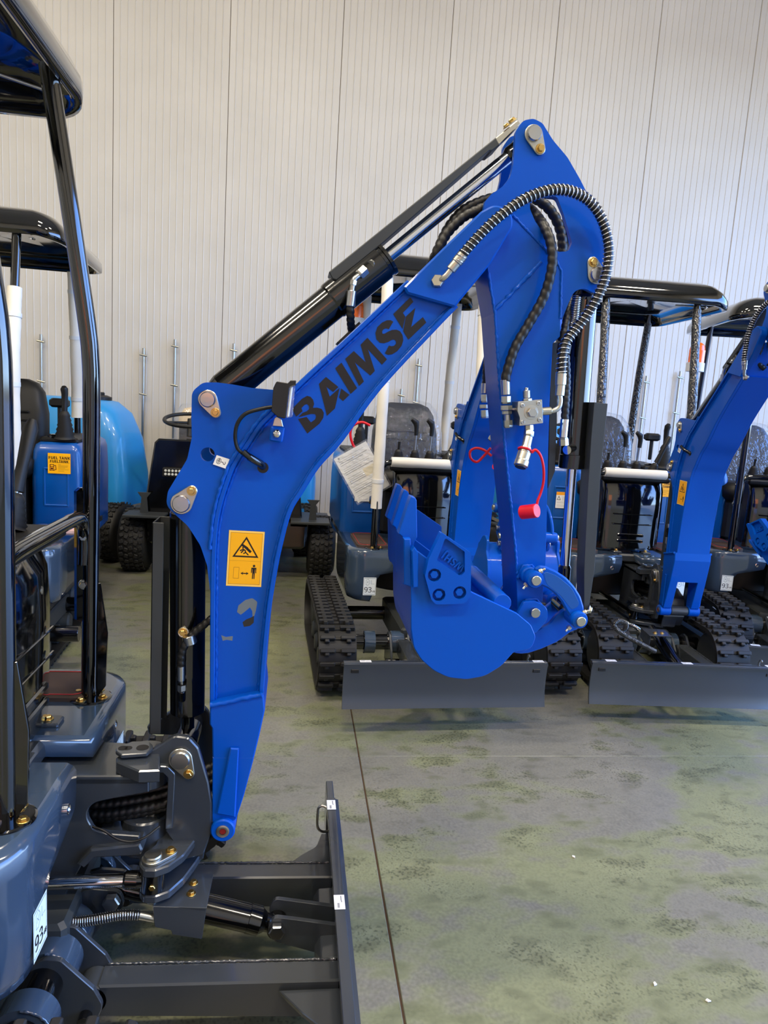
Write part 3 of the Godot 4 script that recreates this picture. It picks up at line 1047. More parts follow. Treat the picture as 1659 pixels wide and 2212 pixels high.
	spiral_hose(st, path_px([[1150, 425, -.05], [1185, 450, -.05], [1208, 490, -.05], [1215, 540, -.045], [1205, 600, -.04]], 6), .0125, .018)
	spiral_hose(st, path_px([[1075, 425, -.01], [1040, 435, -.01], [1000, 455, -.01], [970, 490, -.01], [950, 530, -.01], [935, 565, -.02]], 6), .012, .016)
	spiral_hose(st, path_px([[1070, 438, .03], [1030, 455, .03], [1000, 470, .03], [965, 505, .03], [945, 545, .03], [930, 575, .0]], 6), .0115, .016)
	ob(H, "spiral_hose", st, M.rubber_hose)
	# the far side has the same coupling; its strap shows past the arm
	st = S()
	spiral_hose(st, path_px([[1060, 720, -.085], [1052, 790, -.085], [1050, 830, -.085]], 5), .0105, .014)
	ob(H, "spiral_hose", st, M.rubber_hose)
	st = S()
	cyl(st, P(1049, 828, -.085), P(1048, 850, -.085), .0105)
	hexa(st, P(1048, 852, -.085), P(1048, 870, -.085) - P(1048, 852, -.085), .011, .02)
	hexa(st, P(1047, 874, -.085), P(1047, 884, -.085) - P(1047, 874, -.085), .0135, .01)
	hexa(st, P(1047, 886, -.085), P(1048, 910, -.085) - P(1047, 886, -.085), .0105, .02)
	ob(H, "union_fitting", st, M.steel)
	st = S()
	tube(st, path_px([[1060, 968, -.07], [1045, 985, -.08], [1030, 998, -.085], [1017, 990, -.085], [1016, 975, -.085], [1028, 968, -.085], [1045, 972, -.08], [1062, 985, -.07]], 5), .0034, 8)
	ob(H, "cap_strap", st, M.red)
	return H
var LETTERS = [
	[[620, 740], [[110, 1340], [145, 1275], [300, 1120], [400, 1060], [470, 1080], [520, 1140], [540, 1220], [515, 1300], [600, 1295], [690, 1320], [735, 1400], [720, 1500], [650, 1610], [405, 1810], [220, 1520], [390, 1480], [475, 1590], [560, 1530], [580, 1470], [560, 1425], [480, 1420], [225, 1487], [310, 1400], [400, 1365], [440, 1320], [440, 1265], [400, 1225], [350, 1240], [285, 1305], [310, 1365], [185, 1475]]],
	[[620, 740], [[635, 825], [775, 685], [1025, 885], [920, 980], [785, 880], [850, 1078], [1045, 905], [955, 1310], [795, 1460]]],
	[[620, 740], [[1080, 915], [1245, 1040], [1115, 1165], [1035, 1095]]],
	[[620, 740], [[960, 515], [1085, 400], [1395, 905], [1268, 1022]]],
	[[760, 620], [[-130, 1431], [40, 1276], [275, 1496], [175, 1151], [310, 1010], [700, 1440], [600, 1545], [318, 1235], [458, 1670], [370, 1762], [60, 1500], [240, 1881], [145, 1971]]],
	[[760, 620], [[825, 690], [770, 660], [700, 660], [600, 710], [510, 800], [470, 920], [490, 1040], [560, 1110], [640, 1120], [720, 1095], [800, 1050], [850, 1050], [880, 1080], [880, 1130], [840, 1170], [790, 1180], [740, 1165], [660, 1320], [720, 1350], [800, 1340], [900, 1280], [990, 1170], [1025, 1060], [1010, 960], [960, 880], [890, 850], [800, 855], [720, 890], [650, 930], [610, 930], [600, 890], [620, 850], [660, 825], [700, 825], [735, 840]]],
	[[760, 620], [[825, 540], [1165, 205], [1225, 295], [1015, 515], [1065, 590], [1010, 835]]],
	[[760, 620], [[1075, 590], [1265, 415], [1180, 800], [1415, 600], [1482, 705], [1125, 1050], [1022, 885]]],
]
func bucket(t):
	var B = part(t, "bucket")
	var zw = .155
	var st = S()
	var side = px([[889, 1190, 2], [904, 1192, 3], [1021, 1280], [1117, 1325, 10], [1147, 1350, 16], [1158, 1376, 20], [1148, 1402, 20], [1109, 1410, 12], [1083, 1439, 60], [1047, 1461, 60], [1008, 1468, 60], [969, 1464, 60], [937, 1449, 60], [911, 1426, 50], [894, 1400, 40], [888, 1358, 40], [888, 1264]], zw)
	pair(B, "side_plate", M.blue, side, zw - .012, zw, .0015)
	var c = []
	for q in [[890, 1192], [889, 1264], [888, 1358], [895, 1398], [912, 1424], [938, 1446], [970, 1461], [1008, 1465], [1046, 1457], [1082, 1435], [1108, 1404], [1128, 1384]]: c.append(p2(q[0], q[1], zw))
	ext(st, strip(cr2(c, 4), .01), -zw + .011, zw - .011, .001)
	ob(B, "shell", st, M.blue)
	st = S()
	ext(st, px([[873, 1165], [888, 1165], [890, 1270], [874, 1264]], zw), -zw + .012, zw - .005, .002)
	ob(B, "lip", st, M.blue)
	for z in [.112, 0.0, -.112]:
		var q = [[863, 1151], [885, 1083, 2], [889, 1073, 2], [898, 1076, 2], [901, 1082], [902, 1162, 2], [896, 1172], [894, 1184], [892, 1263], [871, 1263], [870, 1160], [862, 1154]]
		st = S()
		var o = px(q, .135)
		ext(st, o, z - .018, z + .018, .005)
		ob(B, "tooth", st, M.blue)
	pair(B, "wear_block", M.blue, px([[889, 1190], [895, 1181], [903, 1192], [903, 1268], [892, 1270]], zw + .012), zw - .01, zw + .014, .002)
	for s in [1, -1]:
		st = S()
		var pl = px([[953, 1150, 2], [1018, 1195, 3], [1017, 1286, 16], [1005, 1304, 16], [942, 1306, 10], [932, 1296, 10], [918, 1244, 6], [926, 1208]], zw + .022)
		var rec = px([[962, 1162, 2], [1004, 1192, 2], [1004, 1236, 6], [995, 1245, 5], [944, 1210, 3]], zw + .022)
		var holes = []
		for q in [[938.7, 1242.4], [948.2, 1285], [993, 1280.4]]: holes.append(circ(p2(q[0], q[1], zw + .022), .0150, 20))
		var z0 = zw if s > 0 else -zw - .022
		holes.append(rec)
		ext(st, pl, z0 + (.01 if s > 0 else 0.0), z0 + (.022 if s > 0 else .012), 0.0, holes)
		ext(st, pl, z0 + (.0 if s > 0 else .012), z0 + (.01 if s > 0 else .022), .0)
		ob(B, "side_cutter", st, M.blue)
		for h in holes.slice(0, 3):
			var m = Vector2.ZERO
			for v in h: m += v
			m /= h.size()
			st = S()
			hexa(st, v3(m, (zw + .009) * s), Vector3(0, 0, s), .0098, .011)
			ob(B, "bolt", st, M.blue)
		if s > 0:
			var o = P(978, 1212, zw + .01)
			lettering(B, "embossed_letters", "WSHJ", .024, .009, M.blue, Transform3D(Basis(Vector3.BACK, PI - .57), o + Vector3(0, 0, .0006)), true)
	# cross tube, hinge ears and pins
	st = S()
	var cx = p2(1088, 1306, zw)
	cyl(st, v3(cx, -zw + .01), v3(cx, zw - .01), .021, .001, 24)
	ob(B, "cross_tube", st, M.blue)
	var ear = px([[1116, 1330], [1132, 1300, 8], [1157, 1299, 26], [1184, 1312, 26], [1183, 1340, 24], [1158, 1368], [1140, 1372]], .088)
	pair(B, "hinge_ear", M.blue, ear, .075, .088, .0015)
	st = S()
	var pc = p2(1157.5, 1325, .1)
	cyl(st, v3(pc, -.1), v3(pc, .1), .0118, .001, 24)
	ob(B, "pin", st, M.steel)
	var pd = p2(1122, 1388, .1)
	pair(B, "hinge_ear", M.blue, circ(pd, .0275, 28), .088, .1, .001)
	st = S()
	cyl(st, v3(pd, -.11), v3(pd, .11), .0118, .001, 24)
	ob(B, "pin", st, M.steel)
	return B
func links(t):
	var K = part(t, "bucket_linkage")
	var z = .1
	var a = p2(1154, 1251, z)
	var b = p2(1248, 1337, z)
	var st = S()
	var arc = px([[1156, 1228], [1166, 1222, 10], [1180, 1224, 30], [1201, 1233, 60], [1224, 1248, 60], [1242, 1268, 60], [1255, 1289, 40], [1262, 1312, 20], [1262, 1335], [1240, 1345], [1225, 1322, 8], [1214, 1301, 40], [1201, 1285, 60], [1185, 1272, 60], [1168, 1264, 10], [1158, 1270]], z)
	for s in [-1, 1]:
		st = S()
		if s > 0: ext(st, arc, z - .012, z, .004)
		else: ext(st, arc, -z, -z + .012, .004)
		turn(st, v3(a, s * .068), Vector3(0, 0, s), [[.019, 0], [.021, .003], [.021, .036], [.0185, .042], [.0125, .043]], 26)
		turn(st, v3(b, s * .06), Vector3(0, 0, s), [[.019, 0], [.021, .003], [.021, .05], [.0185, .056], [.0125, .057]], 26)
		ob(K, "curved_link", st, M.blue)
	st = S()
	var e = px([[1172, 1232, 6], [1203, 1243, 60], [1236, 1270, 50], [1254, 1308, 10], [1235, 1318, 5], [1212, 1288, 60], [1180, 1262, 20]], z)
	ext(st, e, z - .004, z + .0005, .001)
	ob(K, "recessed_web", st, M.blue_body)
	st = S()
	cyl(st, v3(a, -.118), v3(a, .118), .0118, .0012, 24)
	ob(K, "pin", st, M.zinc)
	st = S()
	cyl(st, v3(b, -.124), v3(b, .124), .0118, .0012, 24)
	ob(K, "pin", st, M.zinc)
	for q in [[1168, 1233, .1, 1, .6], [1136, 1264, .09, -.6, -.8], [1263, 1322, .1, 1, .5], [1229, 1356, .09, -.7, -.7]]:
		st = S()
		var d = Vector3(q[3], q[4], .2).normalized()
		var o = P(q[0], q[1], q[2])
		hexa(st, o - d * .004, d, .0062, .008)
		cyl(st, o + d * .003, o + d * .012, .0028, .0005, 10)
		ob(K, "grease_nipple", st, M.zinc)
	var lk = px([[1112, 1398, 10], [1130, 1372, 10], [1158, 1362], [1186, 1347, 30], [1201, 1329, 30], [1216, 1316, 10], [1240, 1322, 14], [1262, 1338, 16], [1248, 1358, 14], [1232, 1364], [1202, 1386, 60], [1168, 1401, 40], [1140, 1410, 12], [1118, 1412, 10]], .04)
	pair(K, "straight_link", M.blue, lk, .03, .044, .002)
	return K

# ---------------------------------------------------------------- the machine below the boom
const ZC := .12                                     # middle of the house
var PLAN := Transform3D(Basis(Vector3(1, 0, 0), Vector3(0, 0, 1), Vector3(0, 1, 0)), Vector3.ZERO)   # outline x, z swept up
func plan(pts, yl):                                 # pixel outline on the level yl
	var out := PackedVector2Array()
	for q in fil(pts):
		var v = PY(q.x, q.y, yl)
		out.append(Vector2(v.x, v.z))
	return out
func bumper(t, s):
	var B = part(t, "bumper")
	var zo = .565 if s > 0 else -.325
	var lv = [[.628, .02, .214, .09], [.622, .006, .216, .1], [.612, .0, .216, .1], [.575, .0, .216, .09], [.565, .0, .218, -.03], [.53, .0, .228, -.04], [.51, .0, .30, -.04], [.49, .0, .385, -.04], [.45, .0, .41, -.04], [.38, .004, .42, -.04], [.345, .012, .43, -.02], [.33, .035, .44, -.02]]
	var rings = []
	for l in lv:
		var xf = -.297 - l[1]
		var zi = l[2] if s > 0 else l[3]
		var zo_ = zo - s * l[1]
		var r = .105
		var ring = PackedVector3Array([Vector3(-.9, l[0], zi), Vector3(xf, l[0], zi), Vector3(xf, l[0], lerpf(zi, zo_ - s * r, .5))])
		for k in 11:
			var a = PI / 2 * k / 10
			ring.append(Vector3(xf - r + cos(a) * r, l[0], zo_ - s * r + s * sin(a) * r))
		ring.append(Vector3(-.9, l[0], zo_))
		rings.append(ring)
	var st = S()
	loft(st, rings)
	ob(B, "shell", st, M.grey_gloss)
	st = S()
	var c = Vector3(-.36, .627, ZC + .03 + .27 * s)
	turn(st, c, Vector3.UP, [[.05, -.002], [.052, .001], [.052, .004], [.048, .006]], 28)
	ob(B, "post_flange", st, M.black_gloss)
	for k in 4:
		var a = TAU * k / 4 + .4
		bolt(B, c + Vector3(cos(a) * .037, .006, sin(a) * .037), Vector3.UP, .008)
	# stitched foot mat
	st = S()
	var mx = rr(-.55, ZC + .3 * s, .19, .09, .04, .628)
	var my = rr(-.55, ZC + .3 * s, .19, .09, .04, .638)
	var mz = rr(-.55, ZC + .3 * s, .184, .084, .036, .641)
	loft(st, [mx, my, mz], true, true, true)
	ob(B, "floor_mat", st, M.mat_brown)
	st = S()
	var seam = []
	for v in rr(-.55, ZC + .3 * s, .176, .076, .032, .642): seam.append(v)
	seam.append(seam[0])
	tube(st, seam, .0014, 5)
	ob(B, "mat_stitching", st, M.thread)
	# plate that the panel stands on
	st = S()
	box(st, Vector3(-.415, .632, ZC + .09 * s), Vector3(.06, .012, .05), Basis(), .004)
	ob(B, "panel_lug", st, M.grey)
	bolt(B, Vector3(-.415, .638, ZC + .09 * s), Vector3.UP, .009)
	st = S()
	var fo = Vector3(-.2965, .555, .27 if s > 0 else -.12)
	turn(st, fo, Vector3.RIGHT, [[.012, -.01], [.012, .0], [.009, .001], [.006, -.004]], 16)
	ob(B, "socket_screw", st, M.chrome)
	# noise label
	var za = .425 if s > 0 else -.05
	var x0 = -.2962
	if s > 0: decal(B, "noise_label", Vector3(x0, .475, .475), Vector3(x0, .475, .405), Vector3(x0, .375, .405), Vector3(x0, .375, .475), M.noise_label)
	else: decal(B, "noise_label", Vector3(x0, .50, -.12), Vector3(x0, .50, -.2), Vector3(x0, .41, -.2), Vector3(x0, .41, -.12), M.noise_label)
	var yaw = Basis(Vector3.UP, PI / 2)
	if s > 0:
		lettering(B, "label_number", "93", .04, .0004, M.ink, Transform3D(yaw, Vector3(x0 + .0006, .405, .449)))
		lettering(B, "label_unit", "dB", .013, .0004, M.ink, Transform3D(yaw, Vector3(x0 + .0006, .397, .416)))
	return B
func swing(t):
	var W = part(t, "swing_frame")
	var st = S()
	ext(st, PackedVector2Array([Vector2(-.62, -.04), Vector2(-.37, -.02), Vector2(-.25, -.01), Vector2(-.19, .02), Vector2(-.165, .06), Vector2(-.165, .147), Vector2(-.62, .147)]), .538, .56, .003, [], PLAN)
	ob(W, "top_plate", st, M.grey)
	st = S()
	var side = px([[60, 1682], [321, 1682], [321, 1711], [230, 1728, 10], [197, 1736, 30], [184, 1762, 30], [202, 1794, 18], [230, 1801], [300, 1806], [304, 1849, 6], [205, 1850], [180, 1862, 20], [140, 1935], [40, 1935]], .147)
	ext(st, side, .13, .147, .002)
	ob(W, "side_plate", st, M.grey)
	st = S()
	ext(st, side, -.02, -.003, .002)
	ob(W, "side_plate", st, M.grey)
	st = S()
	ext(st, px([[195, 1836, 8], [302, 1824], [308, 1838], [302, 1850], [205, 1854], [180, 1876], [165, 1868]], .165), .0, .165, .004)
	ob(W, "lower_arm", st, M.grey)
	st = S()
	cyl(st, Vector3(-.185, .33, .06), Vector3(-.185, .42, .06), .055, .004, 28)
	ob(W, "knuckle", st, M.grey)
	st = S()
	cyl(st, Vector3(-.185, .50, .06), Vector3(-.185, .575, .06), .055, .004, 28)
	ob(W, "knuckle", st, M.grey)
	st = S()
	ext(st, plan([[243, 1618, 8], [285, 1601, 8], [322, 1600, 16], [334, 1612, 10], [318, 1626, 10], [262, 1630, 6]], .605), .595, .605, .002, [], PLAN)
	ob(W, "pin_plate", st, M.grey)
	st = S()
	ext(st, plan([[250, 1640, 4], [275, 1628], [345, 1630], [345, 1668], [300, 1670], [252, 1650, 4]], .585), .56, .59, .003, [], PLAN)
	ob(W, "stop_block", st, M.grey)
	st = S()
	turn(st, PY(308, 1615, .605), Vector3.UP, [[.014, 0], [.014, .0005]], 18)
	ob(W, "dark_hole_disc", st, M.ink)  # flat black disc, the shade inside an opening given as colour
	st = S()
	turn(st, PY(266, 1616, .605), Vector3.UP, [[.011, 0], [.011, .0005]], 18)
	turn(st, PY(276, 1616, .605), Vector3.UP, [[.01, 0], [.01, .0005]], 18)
	ob(W, "dark_hole_disc", st, M.ink)  # two more black discs painted as the shaded inside of openings
	for q in [[.455, .075, .0], [.44, .09, -.006], [.425, .08, -.01], [.467, .06, .004]]:
		st = S()
		spiral_hose(st, cr2([Vector3(-.42, q[0] - .01, q[1] - .02), Vector3(-.30, q[0] - .008, q[1]), Vector3(-.22, q[0] + .002, q[1] + .005), Vector3(-.12, q[0] + .018, q[1] - .01), Vector3(-.03, q[0] + .05, q[1] - .04)], 6), .0115, .016)
		ob(W, "hydraulic_hose", st, M.rubber_hose)
	st = S()
	var cord = path_px([[200, 1786, .15], [225, 1795, .16], [255, 1813, .165], [285, 1818, .165], [315, 1808, .16], [345, 1785, .14]], 6)
	tube(st, cord, .0028, 8)
	ob(W, "cable", st, M.black_plastic)
	# swing bracket that carries the boom
	var K = part(t, "swing_bracket")
	var pl = px([[280, 1652, 3], [345, 1611], [376, 1590, 24], [408, 1594, 20], [428, 1616, 16], [450, 1691], [457, 1735], [456, 1800], [440, 1846, 10], [400, 1858], [358, 1797], [364, 1674, 6], [350, 1672], [284, 1670, 3]], .105)
	pair(K, "bracket_plate", M.grey, pl, .087, .105, .003)
	st = S()
	var rim = px([[282, 1656, 4], [300, 1652], [362, 1656, 12], [378, 1672, 10], [372, 1790], [357, 1792], [363, 1680, 6], [352, 1670], [288, 1668]], .118)
	ext(st, rim, .085, .118, .005)
	ob(K, "rim", st, M.grey)
	st = S()
	cyl(st, v3(p2(390.5, 1638, .105), -.1), v3(p2(390.5, 1638, .105), .1), .026, .002, 24)
	ob(K, "pin_bush", st, M.grey)
	st = S()
	cyl(st, v3(p2(482, 1790, .1), -.047), v3(p2(482, 1790, .1), .047), .026, .002, 24)
	ext(st, px([[330, 1690], [364, 1690], [440, 1720], [455, 1800], [430, 1846], [380, 1860], [340, 1810]], .05), -.06, .06, .003)
	ob(K, "hub", st, M.grey)
	keeper(K, 390.5, 1638, 23.5, 408, 1668.6, 12, .105)
	st = S()
	var up = [[300, 1866, 12], [303, 1850, 12], [337, 1822, 14], [343, 1797, 8], [372, 1786], [426, 1783, 5], [436, 1791, 5], [423, 1812, 30], [397, 1847, 40], [366, 1869, 20], [335, 1880, 14], [310, 1880, 12]]
	ext(st, plan(up, .372), .352, .372, .003, [], PLAN)
	ob(K, "swing_lug", st, M.grey)
	st = S()
	var lo = [[300, 1922, 12], [303, 1905, 12], [337, 1880, 14], [343, 1850, 8], [372, 1838], [424, 1833, 5], [436, 1842, 5], [423, 1862, 30], [397, 1897, 40], [366, 1925, 20], [335, 1936, 14], [310, 1936, 12]]
	ext(st, plan(lo, .30), .280, .30, .003, [], PLAN)
	ob(K, "swing_lug", st, M.grey)
	st = S()
	ext(st, px([[395, 1800], [436, 1795], [450, 1800], [440, 1850], [420, 1860], [395, 1850]], .05), -.02, .06, .002)
	ob(K, "swing_lug", st, M.grey)
	st = S()
	var hc = PY(330, 1855, .376)
	var hb = PY(369, 1841, .376)
	var hull = PackedVector2Array(circ(Vector2(hc.x, hc.z), .024, 24))
	hull.append_array(circ(Vector2(hb.x, hb.z), .015, 16))
	ext(st, Geometry2D.convex_hull(hull), .372, .379, .001, [], PLAN)
	ob(K, "keeper_plate", st, M.zinc)
	st = S()
	turn(st, hc + Vector3(0, .003, 0), Vector3.UP, [[.02, 0], [.02, .006], [.018, .009], [.006, .0095]], 24)
	cyl(st, Vector3(hc.x, .27, hc.z), Vector3(hc.x, .37, hc.z), .0125)
	ob(K, "pin", st, M.zinc)
	bolt(K, Vector3(hb.x, .379, hb.z), Vector3.UP, .0085)
	# swing cylinder
	var C = part(t, "swing_cylinder")
	st = S()
	var e = Vector3(hc.x, .326, hc.z)
	var f0 = Vector3(-.62, .326, .19)
	var d = (e - f0).normalized()
	turn(st, f0, d, [[.0145, 0], [.0145, f0.distance_to(e) - .05]], 28)
	ob(C, "rod", st, M.chrome)
	st = S()
	turn(st, e - d * .062, d, [[.016, 0], [.02, .005], [.02, .03], [.016, .05]], 22)
	cyl(st, e - Vector3(0, .024, 0), e + Vector3(0, .024, 0), .027, .003, 24)
	ob(C, "rod_eye", st, M.black)
	st = S()
	hexa(st, e + Vector3(.004, -.002, .026), Vector3(.1, 0, 1), .007, .005)
	ob(C, "grease_nipple", st, M.gold)
	# hook cylinder for the boom: tube, rod and guard in front of the house
	var L = part(t, "boom_cylinder")
	st = S()
	var a = v3(p2(393, 1087, .087), 0.0)
	var b = v3(p2(390.5, 1638, .105), 0.0)
	d = (b - a).normalized()
	var l1 = (P(398, 1538, 0.0) - a).dot(d)
	turn(st, a, d, [[.03, 0], [.034, .02], [.041, .035], [.041, l1 - .004], [.037, l1]], 36)
	ob(L, "tube", st, M.black)
	st = S()
	turn(st, a + d * l1, d, [[.0165, -.01], [.0165, b.distance_to(a) - l1 - .02]], 24)
	cyl(st, b - Vector3(0, 0, .045), b + Vector3(0, 0, .045), .03, .002, 24)
	ob(L, "rod", st, M.black)
	st = S()
	var gx = P(331, 1133, .04).x
	var gr = P(353, 1133, .04).x
	var yt = P(331, 1128, .04).y
	var yb = P(345, 1584, .04).y
	var U = [Vector3(gr, 0, .042), Vector3(gx, 0, .042), Vector3(gx, 0, -.042), Vector3(gr, 0, -.042)]
	for i in 3:
		var m0 = (U[i] + U[i + 1]) * .5
		var sz = (U[i] - U[i + 1]).abs() + Vector3(.003, 0, .003)
		box(st, Vector3(m0.x, (yt + yb) * .5, m0.z), Vector3(sz.x, yt - yb, sz.z), Basis(), .001)
	ob(L, "rod_guard", st, M.grey_matte)
	st = S()
	cyl(st, P(396, 1366, .036), P(396, 1366, .05), .0125, .001, 16)
	ob(L, "clamp_plate", st, M.zinc)
	bolt(L, P(395, 1366, .05), Vector3.BACK, .0075)
	st = S()
	spiral_hose(st, path_px([[458, 1336, .06], [440, 1350, .06], [420, 1366, .06], [404, 1385, .062], [393, 1410, .062], [391, 1440, .06]], 5), .0095, .014)
	ob(L, "hose", st, M.rubber_hose)
	st = S()
	cyl(st, P(407, 1372, .062), P(413, 1390, .06), .0145, .001, 18)
	ob(L, "hose_clamp", st, M.steel)
	st = S()
	cyl(st, P(391, 1438, .06), P(392, 1470, .058), .0088, .001, 16)
	cyl(st, P(392, 1468, .058), P(393, 1482, .056), .005, .001, 12)
	hexa(st, P(393, 1478, .056), P(393, 1494, .054) - P(393, 1478, .056), .0105, .018)
	ob(L, "fitting", st, M.steel)
	st = S()
	cyl(st, P(393, 1492, .054), P(394, 1512, .04), .008, .001, 12)
	ob(L, "port", st, M.black)
func post_path(z, foam = false):
	return cr2([Vector3(-.362, .63, z), Vector3(-.36, 1.0, z), Vector3(-.358, 1.38, z), Vector3(-.360, 1.48, z), Vector3(-.368, 1.56, z), Vector3(-.40, 1.78, z), Vector3(-.44, 2.04, z), Vector3(-.452, 2.12, z)], 4)
func rear_path(z): return cr2([Vector3(-1.33, .8, z), Vector3(-1.32, 1.2, z), Vector3(-1.28, 1.7, z), Vector3(-1.22, 2.13, z)], 5)
func cabin(t):
	for s in [1, -1]:
		var z = ZC + .03 + .27 * s
		var Pp = part(t, "canopy_post")
		var st = S()
		tube(st, post_path(z), .0205, 16)
		ob(Pp, "pole", st, M.black_gloss)
		st = S()
		ext(st, PackedVector2Array([Vector2(-.34, .632), Vector2(-.322, .66), Vector2(-.318, .80), Vector2(-.336, .93), Vector2(-.345, .93), Vector2(-.345, .632)]), z - .004, z + .004, .001)
		ob(Pp, "gusset", st, M.black_gloss)
		st = S()
		box(st, Vector3(-.372, 1.0, z), Vector3(.05, .34, .03), Basis(), .008)
		ob(Pp, "bar_sleeve", st, M.black_gloss)
		for y in [.93, 1.05]: bolt(Pp, Vector3(-.372, y, z + .015), Vector3.BACK, .009, M.chrome)
		Pp = part(t, "rear_post")
		st = S()
		tube(st, rear_path(ZC + .3 * s), .019, 14)
		ob(Pp, "pole", st, M.black_gloss)
	var st2 = S()
	tube(st2, cr2([Vector3(-.372, .98, ZC + .03 - .262), Vector3(-.372, 1.05, ZC + .03 - .262), Vector3(-.372, 1.09, ZC + .03 - .24), Vector3(-.372, 1.105, ZC + .03 - .19), Vector3(-.372, 1.107, ZC + .03), Vector3(-.372, 1.105, ZC + .03 + .19), Vector3(-.372, 1.09, ZC + .03 + .24), Vector3(-.372, 1.05, ZC + .03 + .262), Vector3(-.372, .98, ZC + .03 + .262)], 5), .0165, 16)
	var hb = part(t, "grab_bar")
	ob(hb, "bar", st2, M.black_gloss)
	# canopy: moulded black roof with a turned-down rim
	var C = part(t, "canopy")
	var st = S()
	var rings = []
	var cx = -.90
	for q in [[.0, -.06, 2.125], [.0, -.035, 2.085], [.0, -.02, 2.06], [.012, -.0, 2.062], [.014, .002, 2.085], [.006, .0, 2.11], [-.02, -.02, 2.145], [-.06, -.055, 2.175], [-.12, -.11, 2.195], [-.22, -.2, 2.21], [-.35, -.3, 2.218]]:
		rings.append(crown(rr(cx, ZC, .49 + q[1], .445 + q[1], max(.02, .11 + q[1] * .5), q[2], 7), cx, q[2]))
	loft(st, rings, false, true)
	var under = []
	for q in [[-.035, 2.085], [-.06, 2.12], [-.12, 2.135], [-.25, 2.14]]: under.append(crown(rr(cx, ZC, .49 + q[0], .445 + q[0], .09, q[1], 7), cx, q[1]))
	loft(st, under, false, true)
	ob(C, "roof", st, M.black_gloss)
	for s in [1, -1]:
		st = S()
		tube(st, [Vector3(-.46, 2.085, ZC + .3 * s), Vector3(-.72, 2.125, ZC + .24 * s)], .005, 8)
		ob(C, "stay", st, M.steel)
		bolt(C, Vector3(-.462, 2.085, ZC + .3 * s), Vector3(0, -1, 0), .009, M.chrome)
	# panel in front of the operator's feet
	var Fp = part(t, "front_panel")
	st = S()
	var pr = []
	for q in [[.645, .0], [.70, .002], [.9, .006], [1.0, .0], [1.07, -.03]]:
		var ring = PackedVector3Array()
		for k in 15:
			var u = k / 14.0
			var w = sin(u * PI)
			ring.append(Vector3(-.445 + q[1] + .035 * pow(w, .6), q[0], ZC - .0 + lerpf(-.17, .2, u)))
		for k in 15: ring.append(ring[14 - k] - Vector3(.012, 0, 0))
		pr.append(ring)
	loft(st, pr)
	ob(Fp, "sheet", st, M.black_gloss)
	for q in [[.70, .16], [.735, .16]]:
		st = S()
		box(st, Vector3(-.41, q[0], ZC + .015), Vector3(.014, .018, q[1]), Basis(), .006)
		ob(Fp, "louvre", st, M.black_gloss)
	for y in [.80, .86]:
		st = S()
		box(st, Vector3(-.406, y, ZC + .015), Vector3(.008, .006, .24), Basis(), .003)
		ob(Fp, "rib", st, M.black_gloss)
	# operator's floor
	var D = part(t, "floor_deck")
	st = S()
	box(st, Vector3(-.95, .595, ZC), Vector3(1.1, .05, .86), Basis(), .01)
	ob(D, "plate", st, M.grey)
	st = S()
	box(st, Vector3(-.62, .623, ZC), Vector3(.3, .008, .3), Basis(), .004)
	ob(D, "rubber_mat", st, M.mat_brown)
	# pedals
	for z in [-.03, .12]:
		st = S()
		turn(st, Vector3(-.52, .68, ZC + z), Vector3(.3, 1, 0), [[.03, -.01], [.045, .01], [.05, .03], [.03, .05]], 20, false)
		ob(D, "pedal_cover", st, M.black_gloss)
	# side tanks
	for s in [1, -1]:
		var T = part(t, "tank" if s > 0 else "fuel_tank")
		st = S()
		var zc = ZC + s * .315
		var tr = []
		for q in [[.625, .0], [.64, .006], [.92, .006], [1.05, .0], [1.085, -.01], [1.10, -.03]]: tr.append(rr(-1.16, zc, .36 + q[1], .125 + q[1], .04, q[0], 6))
		loft(st, tr)
		ob(T, "body", st, M.blue_body)
		st = S()
		var fx = -.796
		for q in [[-.06, .86, .012, .2], [.06, .86, .012, .2], [0, .76, .13, .012], [0, .96, .13, .012]]: box(st, Vector3(fx, q[1], zc + q[0]), Vector3(.012, q[3], q[2]), Basis(), .005)
		ob(T, "embossed_frame", st, M.blue_body)
		st = S()
		box(st, Vector3(-1.1, 1.11, zc), Vector3(.5, .03, .2), Basis(), .01)
		ob(T, "console", st, M.black_plastic)
		if s < 0:
			var x = -.789
			decal(T, "fuel_sticker", Vector3(x, 1.045, zc + .04), Vector3(x, 1.045, zc - .075), Vector3(x, .935, zc - .075), Vector3(x, .935, zc + .04), M.fuel)
			var yb = Basis(Vector3.UP, PI / 2)
			lettering(T, "sticker_text", "FUEL TANK", .021, .0004, M.ink, Transform3D(yb, Vector3(x + .0006, 1.02, zc - .0175)), true)
			lettering(T, "sticker_text", "FUELTANK", .019, .0004, M.ink, Transform3D(yb, Vector3(x + .0006, 1.001, zc - .0175)), true)
			st = S()
			turn(st, Vector3(-.9, 1.12, zc + .02), Vector3.UP, [[.05, 0], [.05, .012], [.04, .02], [.02, .022]], 24)
			ob(T, "filler_cap", st, M.black)
		else:
			var x = -.789
			decal(T, "notice_sticker", Vector3(x, .93, zc + .05), Vector3(x, .93, zc - .04), Vector3(x, .825, zc - .04), Vector3(x, .825, zc + .05), M.notice)
		# joystick
		var J = part(t, "joystick")
		boot(J, Vector3(-.86, 1.12, zc + .03 * s), .055, .15, Vector3(.05, 1, 0))
		st = S()
		var j0 = Vector3(-.855, 1.26, zc + .03 * s)
		tube(st, [j0, j0 + Vector3(.0, .05, 0), j0 + Vector3(-.004, .1, 0), j0 + Vector3(.006, .128, 0), j0 + Vector3(.014, .14, 0)], [.014, .016, .0175, .02, .012], 14)
		ob(J, "grip", st, M.black_plastic)
		st = S()
		box(st, Vector3(-.95, 1.31, zc - .02 * s), Vector3(.06, .05, .1), Basis(), .012)
